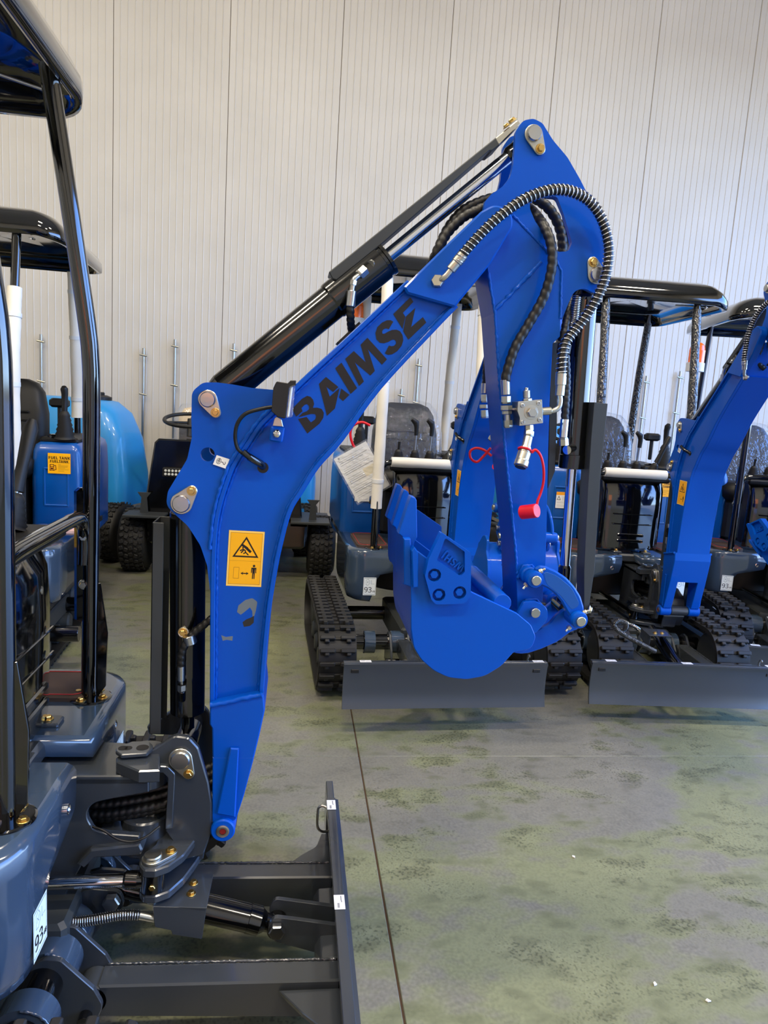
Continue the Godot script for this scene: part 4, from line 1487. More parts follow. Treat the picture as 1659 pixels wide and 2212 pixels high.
		box(st, Vector3(-.95, 1.24, zc - .02 * s), Vector3(.02, .16, .02), Basis(), .004)
		ob(J, "wrist_rest", st, M.black_plastic)
	# levers on the front console
	var K = part(t, "lever_console")
	st = S()
	box(st, Vector3(-.50, 1.07, ZC + .02), Vector3(.2, .03, .42), Basis(), .01)
	ob(K, "cover_plate", st, M.black_plastic)
	st = S()
	box(st, Vector3(-.55, .86, ZC + .02), Vector3(.12, .42, .3), Basis(), .01)
	ob(K, "console", st, M.black_plastic)
	for q in [[.15, .1, .0, 0], [.055, .24, .02, 1], [-.03, .24, .0, 1], [-.12, .27, -.35, 2]]:
		var l = part(t, "control_lever")
		var b0 = Vector3(-.50, 1.085, ZC + .02 + q[0])
		var dir = Vector3(.1, 1, q[2]).normalized()
		boot(l, b0, .042, .085, dir)
		st = S()
		cyl(st, b0 + dir * .08, b0 + dir * (q[1] - .05), .0055, .001, 12)
		ob(l, "shaft", st, M.steel)
		st = S()
		var g0 = b0 + dir * (q[1] - .07 if q[3] != 0 else .08)
		if q[3] == 1: tube(st, [g0, g0 + dir * .045, g0 + dir * .07 + Vector3(0, 0, .004), g0 + dir * .09 + Vector3(0, 0, .03)], [.011, .013, .018, .011], 14)
		elif q[3] == 2: tube(st, [b0 + dir * .09, b0 + dir * .15, b0 + dir * .24, b0 + dir * .262], [.016, .013, .017, .009], 14)
		else: tube(st, [g0, g0 + dir * .05], [.007, .009], 10)
		ob(l, "grip", st, M.black_plastic)
	# seat
	var E = part(t, "seat")
	st = S()
	var bk = []
	for q in [[1.0, .2, .07, -1.08], [1.1, .215, .085, -1.10], [1.24, .21, .08, -1.12], [1.36, .185, .065, -1.14], [1.41, .15, .05, -1.145], [1.43, .1, .03, -1.147]]: bk.append(rr(q[3], ZC + .02, q[2], q[1], min(q[2], q[1]) * .8, q[0], 6))
	loft(st, bk)
	ob(E, "backrest", st, M.black_plastic)
	st = S()
	var cu = []
	for q in [[.9, -.03], [.93, .0], [1.0, .005], [1.03, -.03]]: cu.append(rr(-.95, ZC + .02, .21 + q[1], .22 + q[1], .1, q[0], 6))
	loft(st, cu)
	ob(E, "cushion", st, M.black_plastic)
	st = S()
	for y in [1.2, 1.25]:
		st = S()
		box(st, Vector3(-1.035, y, ZC + .02), Vector3(.02, .008, .26), Basis(), .003)
		ob(E, "seam", st, M.black)
	st = S()
	box(st, Vector3(-.98, .77, ZC + .02), Vector3(.4, .28, .36), Basis(), .02)
	ob(E, "seat_base", st, M.black_plastic)
	# engine cover behind
	var R = part(t, "engine_cover")
	st = S()
	var er = []
	for q in [[.5, -.04], [.55, .0], [.85, .0], [.98, -.03], [1.02, -.1]]: er.append(rr(-1.48, ZC, .2 + q[1], .43 + q[1], .12, q[0], 7))
	loft(st, er)
	ob(R, "hood", st, M.blue_body)
	st = S()
	cyl(st, Vector3(-.95, .3, ZC), Vector3(-.95, .57, ZC), .3, .01, 36)
	ob(R, "slew_ring", st, M.grey_matte)
func crown(ring, cx, y0):                            # the roof is a little higher in the middle of each edge
	for i in ring.size():
		var v = ring[i]
		ring[i].y += .045 * (1.0 - pow(abs(v.z - ZC) / .45, 2)) * clampf((v.x - cx) / .49, 0, 1) + .01
	return ring
func boot(par, a, r, h, dir):
	var st = S()
	var prof = []
	for k in 6:
		var u = k / 6.0
		prof.append([r * (1.0 - .55 * u), h * u])
		prof.append([r * (.82 - .5 * u), h * (u + .11)])
	prof.append([r * .3, h])
	turn(st, a, dir, prof, 18, false)
	ob(par, "boot", st, M.rubber)
# ---------------------------------------------------------------- undercarriage
var UNDER = []
func track(t, zc):
	var T = part(t, "track", Vector3(0, 0, zc))
	UNDER.append(T)
	var r = .155
	var x0 = -.165
	var x1 = -1.02
	var w = .18
	var loop = []
	for k in 17: loop.append([Vector2(x0 + sin(PI * k / 16) * r, .185 + cos(PI * k / 16) * r), Vector2(sin(PI * k / 16), cos(PI * k / 16))])
	for k in 17: loop.append([Vector2(x1 - sin(PI * k / 16) * r, .185 - cos(PI * k / 16) * r), Vector2(-sin(PI * k / 16), -cos(PI * k / 16))])
	var st = S()
	sg += 1
	for i in loop.size():
		var a = loop[i]
		var b = loop[(i + 1) % loop.size()]
		for e in [[.0, -w / 2, w / 2], [-.022, w / 2, -w / 2]]:
			var pa = a[0] + a[1] * e[0]
			var pb = b[0] + b[1] * e[0]
			quad(st, v3(pa, e[1]), v3(pa, e[2]), v3(pb, e[2]), v3(pb, e[1]), sg * 4 + (1 if e[0] == 0 else 2))
		for z in [-w / 2, w / 2]:
			quad(st, v3(a[0], z), v3(b[0], z), v3(b[0] - b[1] * .022, z), v3(a[0] - a[1] * .022, z))
	ob(T, "belt", st, M.rubber)
	# lugs: one bar on each half with a short stem, paired across a middle groove
	st = S()
	for s in [-1, 1]:
		box(st, Vector3(0, .011, s * .049), Vector3(.02, .024, .072), Basis(), .003)
		box(st, Vector3(.014, .009, s * .052), Vector3(.02, .02, .022), Basis(), .003)
	box(st, Vector3(0, .003, 0), Vector3(.012, .008, .03), Basis(), .002)
	st.generate_normals()
	var lug = st.commit()
	var per = 2 * PI * r + 2 * (x0 - x1)
	var n = 46
	for i in n:
		var s = per * i / n
		var pos
		var nrm
		if s < PI * r:
			var a = s / r
			nrm = Vector2(sin(a), cos(a)); pos = Vector2(x0, .185) + nrm * r
		elif s < PI * r + (x0 - x1):
			nrm = Vector2(0, -1); pos = Vector2(x0 - (s - PI * r), .185 - r)
		elif s < 2 * PI * r + (x0 - x1):
			var a = PI + (s - PI * r - (x0 - x1)) / r
			nrm = Vector2(sin(a), cos(a)); pos = Vector2(x1, .185) + nrm * r
		else:
			nrm = Vector2(0, 1); pos = Vector2(x1 + (s - 2 * PI * r - (x0 - x1)), .185 + r)
		var o = ob(T, "lug", lug, M.rubber)
		o.transform = Transform3D(Basis(Vector3(nrm.y, -nrm.x, 0), v3(nrm, 0), Vector3.BACK), v3(pos, 0))
	for x in [x0, x1]:
		st = S()
		cyl(st, Vector3(x, .185, -w * .3), Vector3(x, .185, w * .3), r - .024, .012, 32)
		ob(T, "idler_wheel", st, M.grey_matte)
	for k in 3:
		st = S()
		cyl(st, Vector3(lerpf(x0, x1, .25 + .25 * k), .1, -w * .36), Vector3(lerpf(x0, x1, .25 + .25 * k), .1, w * .36), .05, .01, 24)
		ob(T, "roller", st, M.grey_matte)
	st = S()
	box(st, Vector3((x0 + x1) / 2, .19, 0), Vector3(.7, .1, .07), Basis(), .01)
	ob(T, "track_frame", st, M.grey_matte)
	return T
func undercarriage(t):
	var Fm = part(t, "undercarriage")
	UNDER.append(Fm)
	var st = S()
	box(st, Vector3(-.62, .2, ZC - .02), Vector3(.62, .14, .3), Basis(), .01)
	ob(Fm, "chassis", st, M.grey_matte)
	var ax = -.335
	var ay = .19
	st = S()
	cyl(st, Vector3(ax, ay, -.42), Vector3(ax, ay, .62), .040, .002, 32)
	ob(Fm, "axle_tube", st, M.black)
	st = S()
	cyl(st, Vector3(-.85, ay, -.42), Vector3(-.85, ay, .62), .040, .002, 32)
	ob(Fm, "axle_tube", st, M.black)
	for z in [[.385, .44], [.235, .30], [.14, .2], [-.1, -.03]]:
		st = S()
		turn(st, Vector3(ax, ay, z[0]), Vector3.BACK, [[.044, 0], [.058, .001], [.058, z[1] - z[0] - .001], [.044, z[1] - z[0]]], 36)
		ob(Fm, "collar", st, M.grey_gloss)
		st = S()
		var cw = []
		for k in 19: cw.append(Vector3(ax + sin(PI * k / 18) * .057, ay + cos(PI * k / 18) * .057, z[1]))
		weld(st, cw, .003, int(z[0] * 100))
		ob(Fm, "weld_seam", st, M.grey_gloss)
	for z in [.31, .215, -.06, -.145]:
		st = S()
		ext(st, fil([[-.40, .20], [-.335, .25, .03], [-.30, .245, .02], [-.235, .175, .015], [-.215, .135, .03], [-.235, .085, .03], [-.30, .07, .02], [-.40, .08]]), z - .006, z + .006, .0015)
		ob(Fm, "hinge_plate", st, M.grey)
	for z in [.262, -.1]:
		st = S()
		cyl(st, Vector3(-.25, .115, z - .075), Vector3(-.25, .115, z + .075), .0135, .001, 20)
		ob(Fm, "hinge_pin", st, M.black)
	# bracket of the blade cylinder
	for z in [.055, .125]:
		st = S()
		ext(st, fil([[-.46, .17], [-.40, .235], [-.29, .27, .03], [-.225, .262, .022], [-.215, .225, .022], [-.26, .18, .02], [-.30, .13], [-.40, .1]]), z - .006, z + .006, .0015)
		ob(Fm, "cylinder_bracket", st, M.grey)
	bolt(Fm, Vector3(-.242, .243, .131), Vector3.BACK, .02, M.steel, false)
	# blade
	var B = part(t, "dozer_blade")
	UNDER.append(B)
	var z0 = -.30
	var z1 = .62
	st = S()
	var prof = cr2([Vector2(.297, .235), Vector2(.290, .21), Vector2(.286, .16), Vector2(.287, .10), Vector2(.294, .06), Vector2(.304, .03)], 4)
	ext(st, strip(prof, .011), z0, z1, .001)
	ext(st, fil([[.272, .238, .003], [.298, .238, .003], [.30, .226, .003], [.288, .216], [.272, .222, .003]]), z0, z1, .001)
	ob(B, "mouldboard", st, M.grey)
	st = S()
	ext(st, fil([[.274, .236, .004], [.296, .236, .004], [.297, .222], [.287, .16], [.288, .10], [.300, .04], [.29, .04], [.276, .10], [.274, .16]]), -.40, z0 + .012, .002)
	ob(B, "side_wing", st, M.grey)
	for z in [.25, -.1]:
		st = S()
		ext(st, PackedVector2Array([Vector2(-.245, .075), Vector2(-.235, .150), Vector2(.285, .142), Vector2(.285, .045)]), z - .03, z + .03, .004)
		cyl(st, Vector3(-.25, .115, z - .03), Vector3(-.25, .115, z + .03), .035, .003, 24)
		ob(B, "push_arm", st, M.grey)
		st = S()
		weld(st, [Vector3(-.23, .151, z - .03), Vector3(.28, .143, z - .03)], .0035, 31)
		ob(B, "weld_seam", st, M.grey)
	for q in [[.285, .46], [-.135, -.29]]:
		st = S()
		var pts = fil([[.285, q[0]], [.15, q[0]], [.2, lerpf(q[0], q[1], .35), .05], [.245, lerpf(q[0], q[1], .6), .05], [.262, q[1]], [.285, q[1]]])
		ext(st, pts, .115, .127, .002, [], PLAN)
		ob(B, "gusset", st, M.grey)
	for z in [.17, .0]:
		st = S()
		ext(st, fil([[.235, .04], [.232, .10, .01], [.245, .128, .01], [.285, .13], [.285, .04]]), z - .045, z + .03, .003)
		ob(B, "stiffener", st, M.grey)
	for z in [.058, .122]:
		st = S()
		ext(st, px([[577, 2000, 18], [592, 1975, 16], [640, 1981], [728, 1993], [730, 2060], [683, 2052], [594, 2028, 16]], .118), z - .006, z + .006, .001)
		ob(B, "cylinder_lug", st, M.grey)
	bolt(B, v3(p2(598, 2006, .128), .125), Vector3.BACK, .02, M.steel, false)
	st = S()
	tube(st, cr2([Vector3(.277, .17, -.235), Vector3(.262, .175, -.225), Vector3(.25, .185, -.22), Vector3(.244, .2, -.222), Vector3(.244, .235, -.226), Vector3(.246, .25, -.227), Vector3(.256, .256, -.227), Vector3(.268, .252, -.225)], 4), .0038, 8)
	ob(B, "lock_pin", st, M.zinc)
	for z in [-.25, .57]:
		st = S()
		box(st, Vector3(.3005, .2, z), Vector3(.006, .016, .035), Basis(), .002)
		ob(B, "dark_slot_inlay", st, M.ink)  # black box on the blade face, its colour stands for the shade in a slot
	for z in [-.285, .13, .50]:
		decal(B, "paper_label", Vector3(.2975, .2388, z), Vector3(.2975, .2388, z + .05), Vector3(.272, .2388, z + .05), Vector3(.272, .2388, z), M.tag_print)
	# blade cylinder under its cover
	var C = part(t, "blade_cylinder")
	UNDER.append(C)
	st = S()
	var a = Vector3(-.24, .243, .09)
	var b = v3(p2(598, 2004, .1), .09)
	var d = (b - a).normalized()
	var l = a.distance_to(b)
	turn(st, a, d, [[.02, 0], [.02, .13], [.033, .131], [.033, l - .075], [.0345, l - .074], [.0345, l - .045], [.03, l - .042], [.022, l - .03], [.02, l - .01]], 32)
	cyl(st, b - Vector3(0, 0, .024), b + Vector3(0, 0, .024), .024, .002, 22)
	ob(C, "tube", st, M.black)
	st = S()
	var up = plan([[362, 1884, 2], [461, 1888, 2], [446, 1962], [330, 1958]], .27)
	ext(st, up, .267, .271, .0008, [], PLAN)
	var zf = PY(388, 1960, .27).z
	ext(st, px([[330, 1958], [446, 1962], [436, 2029, 1], [372, 2019, 1], [370, 2010, 5], [334, 2003, 6]], zf), zf - .004, zf, .0008)
	ob(C, "cover", st, M.grey)
	bolt(C, PY(418, 1908, .271), Vector3.UP, .0075)
	bolt(C, PY(413, 1931, .271), Vector3.UP, .0075)
	st = S()
	var hp = path_px([[60, 2010, .16], [100, 1998, .19], [135, 1993, .2], [180, 1990, .2], [220, 1984, .2], [260, 1977, .195], [300, 1977, .19], [335, 1983, .185]], 6)
	tube(st, hp, .0095, 12)
	ob(C, "hose", st, M.rubber_hose)
	st = S()
	coil(st, hp.slice(0, 37), .0108, .0015, .0052)
	ob(C, "spring_guard", st, M.chrome)
	st = S()
	cyl(st, P(300, 1977, .19), P(335, 1983, .185), .0105, .001, 18)
	ob(C, "hose_end", st, M.zinc)
func machine(t):
	bumper(t, 1)
	bumper(t, -1)
	swing(t)
	cabin(t)
	UNDER = []
	track(t, .66)
	track(t, -.40)
	undercarriage(t)
	for i in UNDER.size(): UNDER[i].set_meta("under", true)

# ---------------------------------------------------------------- the machines parked along the back
func clip_path(path, a, b):                          # the stretch of a path between two heights
	var o = []
	for v in resample(path, .02):
		if v.y >= a and v.y <= b: o.append(v)
	return o
func copy_machine(src, label, at, yaw, shift = Vector3.ZERO, tz = [.66, -.48]):
	var o = src.duplicate()
	o.name = numbered("mini_excavator")
	add_child(o)
	o.position = at
	o.rotation.y = -PI / 2 + yaw
	tag(o, label, "excavator")
	var n = 0
	for c in o.get_children():
		if c.has_meta("under"):
			if c.name.begins_with("track"):
				c.position.z = tz[n]
				n += 1
				c.position.x += shift.x
			elif c.name == "undercarriage": c.position += Vector3(shift.x, 0, shift.z)
			else: c.position += shift
	for c in o.get_node("boom").get_children():    # the others carry neither lettering nor work lamp on this side
		if c.name.begins_with("letter") or c.name.begins_with("lamp_") or c.name == "nut" or c.name.begins_with("scraped") or c.name.begins_with("bare"): c.free()
	o.get_node("dozer_blade/side_wing").free()
	return o
func sleeve(m, prt, nm, path, r, mt, seam = true):
	var st = S()
	var rs = []
	var g = RandomNumberGenerator.new()
	g.seed = int(path[0].y * 1000)
	var w = 1.0
	for i in path.size():
		w = lerpf(w, g.randf_range(.9, 1.08), .35)
		rs.append(r * w)
	tube(st, path, rs, 14)
	var n = m.get_node(prt)
	var o = ob(n, nm, st, mt)
	if seam:
		for k in [.12, .55, .85]:
			var i = int(path.size() * k)
			st = S()
			if i + 1 < path.size(): tube(st, [path[i], path[i + 1]], r * 1.08, 14)
			ob(n, "tape", st, M.white)
	return o
func swing_about(m, names, pivot, ang):              # turns parts about a pin of the machine
	var x = Transform3D(Basis(), pivot) * Transform3D(Basis(Vector3.BACK, ang), Vector3.ZERO) * Transform3D(Basis(), -pivot)
	for n in names:
		var c = m.get_node(n)
		c.transform = x * c.transform
func beacon(m, at):
	var B = part(m, "beacon", at)
	var st = S()
	turn(st, Vector3.ZERO, Vector3.UP, [[.05, 0], [.05, .05], [.044, .052]], 24)
	cyl(st, Vector3(0, -.06, 0), Vector3(0, 0, 0), .012)
	ob(B, "base", st, M.white)
	st = S()
	turn(st, Vector3(0, .052, 0), Vector3.UP, [[.045, 0], [.045, .07], [.038, .1], [.02, .115]], 24)
	ob(B, "amber_lens", st, M.amber)
const HANGING = ["arm", "bucket_cylinder", "auxiliary_line", "bucket", "bucket_linkage"]
func row(near):
	var zA = ZC + .03 + .27
	var zB = ZC + .03 - .27
	var front = post_path(zA)
	var left = post_path(zB)
	var bar = []
	for k in 12: bar.append(Vector3(-.372, 1.107, ZC + .03 + lerpf(-.17, .2, k / 11.0)))
	# middle machine
	var m = copy_machine(near, "mini excavator with white foam posts and bar, behind the lettered machine's bucket", Vector3(.89, 0, -3.5), .045, Vector3(.27, .08, .05))
	var bp = v3(p2(1157.5, 1325, .1), 0)
	swing_about(m, ["bucket"], bp, 1.35)
	sleeve(m, "canopy_post", "foam_sleeve", clip_path(front, .84, 2.1), .031, M.foam)
	sleeve(m, "canopy_post2", "foam_sleeve", clip_path(left, .9, 2.1), .031, M.foam)
	sleeve(m, "rear_post", "foam_sleeve", clip_path(rear_path(ZC + .3), .9, 2.1), .03, M.foam)
	sleeve(m, "rear_post2", "foam_sleeve", clip_path(rear_path(ZC - .3), .9, 2.1), .03, M.foam)
	sleeve(m, "grab_bar", "foam_sleeve", bar, .028, M.foam, false)
	beacon(m, Vector3(-1.24, 1.9, ZC + .36))
	seat_film(m)
	pouch(m)
	# right machine
	m = copy_machine(near, "mini excavator with silvery film on its posts and a white foam bar", Vector3(2.12, 0, -3.56), -.05, Vector3(.27, .06, .06), [.43, -.20])
	var el = v3(p2(1090, 470, .06), 0)
	swing_about(m, HANGING, el, .5)
	swing_about(m, ["bucket"], Transform3D(Basis(Vector3.BACK, .5), Vector3.ZERO) * (bp - el) + el, .5)
	for q in [["canopy_post", front], ["canopy_post2", left], ["rear_post", rear_path(ZC + .3)], ["rear_post2", rear_path(ZC - .3)]]: sleeve(m, q[0], "film_wrap", clip_path(q[1], .95, 2.08), .026, M.foil, false)
	sleeve(m, "grab_bar", "foam_sleeve", bar, .028, M.foam, false)
	beacon(m, Vector3(-.5, 1.72, ZC - .30))
	seat_film(m)
	var inv = m.transform.affine_inverse()
	var hp = []
	for q in [[1385, 1392, -3.22], [1362, 1380, -3.2], [1335, 1366, -3.18], [1310, 1350, -3.16], [1302, 1338, -3.15], [1312, 1331, -3.16], [1326, 1336, -3.19], [1324, 1348, -3.22], [1310, 1352, -3.26]]: hp.append(inv * WZ(q[0], q[1], q[2]))
	hp = cr2(hp, 6)
	var st = S()
	coil(st, hp, .0098, .0016, .0055)
	ob(m.get_node("blade_cylinder"), "spring_guard", st, M.foil)
	st = S()
	tube(st, hp, .009, 10)
	ob(m.get_node("blade_cylinder"), "looped_hose", st, M.rubber_hose)
	# fourth machine
	m = copy_machine(near, "mini excavator with bare black posts, last of the row, turned towards the others", Vector3(3.14, 0, -3.75), -.2, Vector3(.1, .0, .0), [.5, -.3])
	swing_about(m, HANGING, el, .5)
	seat_film(m)
	# machine behind the near one
	m = copy_machine(near, "mini excavator with white foam posts and yellow fuel sticker, behind the lettered machine's canopy", Vector3(-1.43, 0, -3.22), .05, Vector3.ZERO, [.45, -.2])
	sleeve(m, "canopy_post", "foam_sleeve", clip_path(front, .8, 1.85), .031, M.foam)
	sleeve(m, "canopy_post2", "foam_sleeve", clip_path(left, .8, 1.86), .033, M.foam)
	sleeve(m, "rear_post2", "foam_sleeve", clip_path(rear_path(ZC - .3), 1.2, 2.06), .033, M.foam)
func seat_film(m):
	var st = S()
	var bk = []
	for q in [[.97, .235, .1, -1.08], [1.1, .245, .115, -1.09], [1.25, .24, .105, -1.11], [1.38, .21, .085, -1.13], [1.44, .16, .06, -1.14], [1.455, .08, .03, -1.145]]: bk.append(rr(q[3], ZC + .02, q[2], q[1], min(q[2], q[1]) * .8, q[0], 7))
	loft(st, bk)
	ob(m.get_node("seat"), "plastic_film", st, M.film)
func pouch(m):
	# document pouch and keys hung on the right-hand joystick
	var at = WZ(782, 1020, -4.05)
	var t = thing("document_pouch", "clear pouch with printed papers hanging from the joystick beside white foam post", "document pouch", at)
	var x = Basis(Vector3.BACK, .56)
	var st = S()
	box(st, Vector3(0, 0, .004), Vector3(.23, .31, .0015), x, .0005)
	ob(t, "plastic_sleeve", st, M.film)
	decal(t, "paper", x * Vector3(-.105, .145, 0), x * Vector3(.105, .145, 0), x * Vector3(.105, -.145, 0), x * Vector3(-.105, -.145, 0), M.paper)
	var k = thing("key_bunch", "black car key and fob hanging against the document pouch", "keys", WZ(812, 1090, -4.0))
	st = S()
	box(st, Vector3(-.02, .01, 0), Vector3(.04, .026, .012), Basis(Vector3.BACK, -.5), .005)
	box(st, Vector3(.0, -.03, 0), Vector3(.03, .045, .012), Basis(Vector3.BACK, .1), .005)
	ob(k, "key_head", st, M.black_plastic)
	st = S()
	box(st, Vector3(.0, -.07, 0), Vector3(.01, .04, .003), Basis(Vector3.BACK, .1), .001)
	ob(k, "key_blade", st, M.steel)
	var r = thing("red_lanyard", "red cord loop hanging beside the joystick of the foam wrapped machine", "cord", WZ(772, 940, -4.1))
	st = S()
	tube(st, cr2([Vector3(.07, .06, 0), Vector3(.02, .075, 0), Vector3(-.03, .05, 0), Vector3(-.04, .0, 0), Vector3(-.02, -.06, 0), Vector3(.01, -.09, 0)], 5), .008, 10)
	ob(r, "cord", st, M.red)

# ---------------------------------------------------------------- ride-on loaders by the wall
func tyre(par, nm, at, r, w):
	var T = part(par, nm, at)
	var st = S()
	turn(st, Vector3(-w / 2, 0, 0), Vector3.RIGHT, [[r * .55, .0], [r * .82, -.008], [r * .93, .008], [r * .985, w * .18], [r, w * .5], [r * .985, w * .82], [r * .93, w - .008], [r * .82, w + .008], [r * .55, w]], 40, false)
	ob(T, "carcass", st, M.rubber)
	st = S()
	cyl(st, Vector3(-w / 2 + .01, 0, 0), Vector3(w / 2 - .01, 0, 0), r * .56, .01, 28)
	ob(T, "rim", st, M.grey_matte)
	st = S()
	for j in 5:
		box(st, Vector3((j - 2) * w * .175, r * (1.0 if abs(j - 2) < 2 else .985), (.0 if j % 2 == 0 else .013)), Vector3(w * .15, .018, .03), Basis(Vector3.UP, .35 * (1 if j % 2 == 0 else -1)), .003)
	st.generate_normals()
	var mesh = st.commit()
	for i in 30:
		var o = ob(T, "tread_row", mesh, M.rubber)
		o.rotation.x = TAU * i / 30
	return T
func loader(label, at, yaw):
	var t = thing("ride_on_loader", label, "loader", at, yaw)   # faces +z, origin on the floor under the front axle
	for x in [-.72, .72]:
		tyre(t, "front_tyre", Vector3(x, .245, .05), .24, .2)
		tyre(t, "rear_tyre", Vector3(x * .83, .245, -.72), .24, .2)
	var st = S()
	box(st, Vector3(0, .36, -.25), Vector3(1.2, .2, 1.1), Basis(), .02)
	ob(t, "chassis", st, M.black)
	st = S()
	for x in [-.62, .62]:
		st = S()
		box(st, Vector3(x, .475, .1), Vector3(.3, .02, .5), Basis(), .004)
		ob(t, "footplate", st, M.grey_matte)
	st = S()
	ext(st, PackedVector2Array([Vector2(-.66, .46), Vector2(.56, .46), Vector2(.50, 1.02), Vector2(.47, 1.05), Vector2(-.55, 1.05), Vector2(-.58, 1.02)]), .0, .16, .012)
	ob(t, "front_cowl", st, M.black)
	var lb = part(t, "led_bar")
	st = S()
	box(st, Vector3(-.06, .80, .185), Vector3(.90, .07, .05), Basis(), .006)
	ob(lb, "housing", st, M.black_plastic)
	st = S()
	for i in 34:
		for j in 2: turn(st, Vector3((i - 16.5) * .0258 - .06, .787 + j * .027, .209), Vector3.BACK, [[.011, 0], [.008, .004]], 8)
	ob(lb, "led_lens", st, M.lens)
	var sw = part(t, "steering_wheel", Vector3(-.36, 1.19, -.14))
	st = S()
	var ring = []
	var tilt = Basis(Vector3.RIGHT, .22)
	for k in 33: ring.append(tilt * Vector3(cos(TAU * k / 32) * .2, 0, sin(TAU * k / 32) * .2))
	tube(st, ring, .015, 10)
	ob(sw, "rim", st, M.black_plastic)
	st = S()
	for k in 3: tube(st, [Vector3(0, -.02, 0), tilt * Vector3(cos(TAU * k / 3 + .5) * .195, 0, sin(TAU * k / 3 + .5) * .195)], .01, 8)
	cyl(st, Vector3(0, -.13, .04), Vector3(0, .01, 0), .022)
	ob(sw, "spokes", st, M.black_plastic)
	for x in [-.64, .64]:
		st = S()
		ext(st, PackedVector2Array([Vector2(-.03, .485), Vector2(.03, .485), Vector2(.02, .6), Vector2(.05, .64), Vector2(-.05, .64), Vector2(-.02, .6)]), .2, .21, .001, [], Transform3D(Basis(), Vector3(x, 0, 0)))
		ob(t, "pedal", st, M.grey_matte)
	var se = part(t, "seat", Vector3(-.28, 0, 0))
	st = S()
	var bk = []
	for q in [[.95, .2, .06], [1.0, .24, .075], [1.2, .24, .07], [1.27, .2, .055], [1.29, .12, .03]]: bk.append(rr(0, -.62, q[1], q[2], q[2] * .8, q[0], 6))
	loft(st, bk)
	ob(se, "backrest", st, M.beige)
	st = S()
	box(st, Vector3(0, 1.08, -.545), Vector3(.46, .16, .02), Basis(), .008)
	ob(se, "black_panel", st, M.black_plastic)
	st = S()
	var cu = []
	for q in [[.82, -.03], [.86, .0], [.93, .0], [.95, -.03]]: cu.append(rr(0, -.42, .24 + q[1], .2 + q[1], .07, q[0], 6))
	loft(st, cu)
	ob(se, "cushion", st, M.beige)
	st = S()
	var fl = []
	for q in [[.9, .27, .1], [1.0, .28, .1], [1.22, .28, .1], [1.31, .22, .08], [1.32, .1, .04]]: fl.append(rr(0, -.62, q[1], q[2], q[2] * .8, q[0], 6))
	loft(st, fl)
	ob(se, "plastic_film", st, M.film)
	var bd = part(t, "rear_body", Vector3(.06, 0, 0))
	st = S()
	var rb = []
	for q in [[.45, .62, .3], [.7, .62, .3], [1.0, .58, .27], [1.2, .50, .23], [1.29, .40, .18], [1.31, .3, .12]]: rb.append(rr(0, -.93, q[1], q[2] * .9, .12, q[0], 7))
	loft(st, rb)
	ob(bd, "hood", st, M.blue_light)
	st = S()
	turn(st, Vector3(.22, 1.31, -.93), Vector3.UP, [[.14, -.02], [.14, .015], [.1, .03]], 28)
	box(st, Vector3(.22, 1.35, -.93), Vector3(.16, .03, .06), Basis(), .006)
	ob(bd, "filler_lid", st, M.black_plastic)
	st = S()
	tube(st, [Vector3(.5, .7, -.35), Vector3(.46, .95, -.3)], .012, 10)
	ob(t, "lever_rod", st, M.steel)
	st = S()
	tube(st, [Vector3(.46, .95, -.3), Vector3(.445, 1.05, -.28)], [.018, .028], 12)
	ob(t, "lever_knob", st, M.red)
	return t
func wall_rods():
	# thin zinc rods with clamp screws leaning at the wall
	var spots = [[88, 722, "behind the backrest of the foam posted excavator"], [310, 752, "beside the light blue loader hood"], [378, 733, "behind the steering wheel of the LED bar loader"], [505, 742, "behind the lower end of the arm cylinder"], [905, 775, "behind the document pouch, the taller one"], [867, 840, "behind the document pouch, the shorter one"], [1397, 812, "just behind the two paired levers"], [1470, 802, "between the single lever and the bare boom"]]
	for i in spots.size():
		var q = spots[i]
		var top = WZ(q[0], q[1], -7.02)
		var t = thing("support_rod", "thin upright zinc rod by the wall " + q[2], "rod", Vector3(top.x, 0, top.z), 0.0, "upright rods along the wall")
		var st = S()
		cyl(st, Vector3.ZERO, Vector3(0, top.y, 0), .013, .002, 12)
		ob(t, "tube", st, M.steel)
		for dy in [.06, .42]:
			st = S()
			cyl(st, Vector3(-.032, top.y - dy, .01), Vector3(.036, top.y - dy - .01, .01), .009, .001, 10)
			ob(t, "clamp_screw", st, M.zinc)

func parts_bag():
	var at = Vector3(-1.20, .666, -3.80)
	var t = thing("parts_bag", "clear plastic bag of pinkish papers lying in front of the fuel tank", "bag", at)
	var st = S()
	box(st, Vector3.ZERO, Vector3(.2, .03, .09), Basis(Vector3.UP, .1), .012)
	ob(t, "contents", st, M.pink)
	st = S()
	box(st, Vector3(.02, .004, 0), Vector3(.26, .042, .11), Basis(Vector3.UP, .1), .018)
	ob(t, "plastic_film", st, M.film)

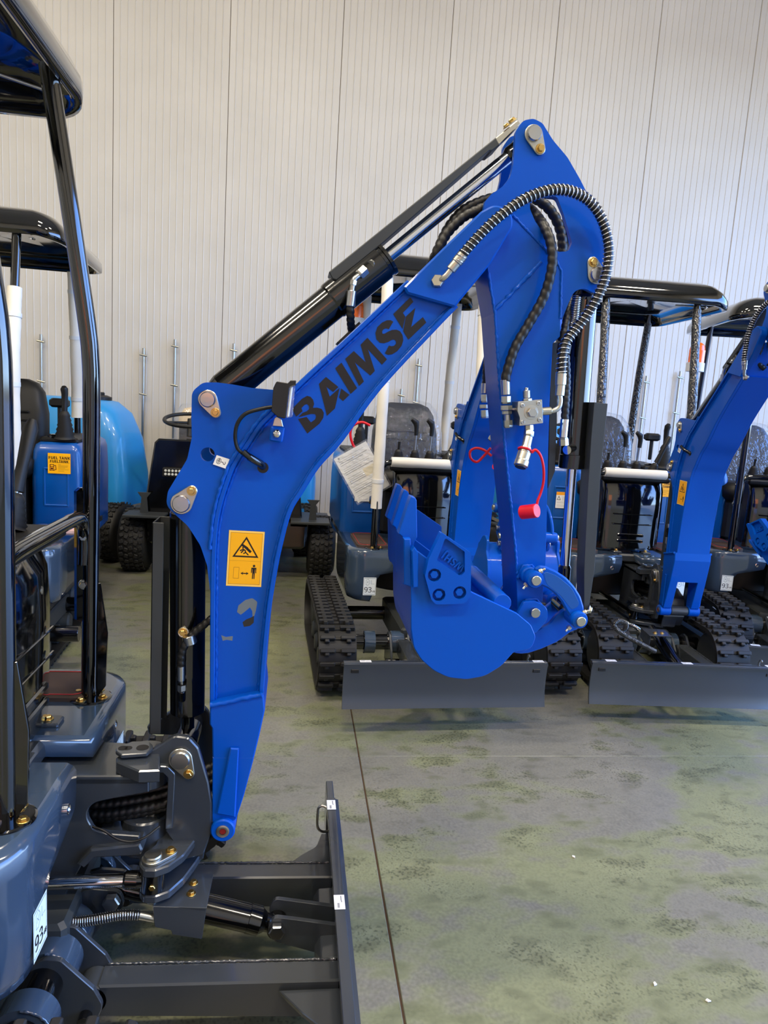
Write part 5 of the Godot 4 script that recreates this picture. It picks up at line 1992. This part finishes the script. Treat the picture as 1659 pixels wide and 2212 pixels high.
func chips():
	for q in [[1240, 1851, "beside the grey patch, the largest"], [1415, 2126, "the thin one lying aslant"], [1530, 2161, "lying farthest from the joint"]]:
		var at = WY(q[0], q[1], .003)
		var st = S()
		ext(st, PackedVector2Array([Vector2(-.006, -.003), Vector2(.004, -.004), Vector2(.008, .001), Vector2(.0, .005)]), -.002, .002, .0006, [], PLAN)
		var o = ob(self, numbered("wood_chip"), st, M.foam)
		o.position = at
		o.rotation.y = q[0]
		tag(o, "tiny pale chip on the open concrete floor, " + q[2], "chip", "chips on the floor")
const LAMP := 25.0
func _ready():
	rng.seed = 7
	# camera, sky, sun, exposure
	var cam = Camera3D.new()
	cam.name = "camera"
	add_child(cam)
	cam.position = EYE
	cam.basis = eye_basis
	cam.fov = rad_to_deg(2 * atan(1106.0 / F))
	cam.near = .02
	cam.current = true
	var we = WorldEnvironment.new()
	we.name = "environment"
	var env = Environment.new()
	env.background_mode = Environment.BG_SKY
	var sky = Sky.new()
	var sm = ProceduralSkyMaterial.new()
	sm.sky_top_color = Color(.4, .6, .95)
	sm.sky_horizon_color = Color(.74, .87, 1.0)
	sm.ground_horizon_color = Color(.7, .72, .72)
	sm.ground_bottom_color = Color(.45, .45, .45)
	sm.sky_energy_multiplier = 3.0
	sm.ground_energy_multiplier = 2.0
	sky.sky_material = sm
	env.sky = sky
	env.tonemap_mode = Environment.TONE_MAPPER_LINEAR
	env.tonemap_exposure = .9
	env.sdfgi_enabled = true
	env.ssao_enabled = true
	env.ssil_enabled = true
	we.environment = env
	add_child(we)
	var sun = DirectionalLight3D.new()
	sun.name = "sun"
	sun.light_energy = 5.0
	sun.light_color = Color(1.0, .93, .82)
	sun.shadow_enabled = true
	sun.light_angular_distance = .5
	add_child(sun)
	sun.look_at_from_position(Vector3.ZERO, Vector3(.35, -.75, .9), Vector3.UP)
	materials()
	room()
	var near = thing("mini_excavator", "blue and grey mini excavator with black lettering on its boom, standing across the row", "excavator", ORG, 0.0)
	boom(near)
	arm(near)
	arm_cylinder(near)
	bucket_cylinder(near)
	hydraulics(near)
	bucket(near)
	links(near)
	machine(near)
	row(near)
	loader("black fronted ride-on loader with LED bar and steering wheel behind the lettered boom", Vector3(-.48, 0, -5.75), .0)
	loader("ride-on loader with light blue hood between the foam posts and the LED bar loader", Vector3(-2.23, 0, -5.5), -.3)
	loader("ride-on loader with beige seat behind the levers of the film wrapped excavator", Vector3(2.45, 0, -5.75), .1)
	wall_rods()
	parts_bag()
	chips()
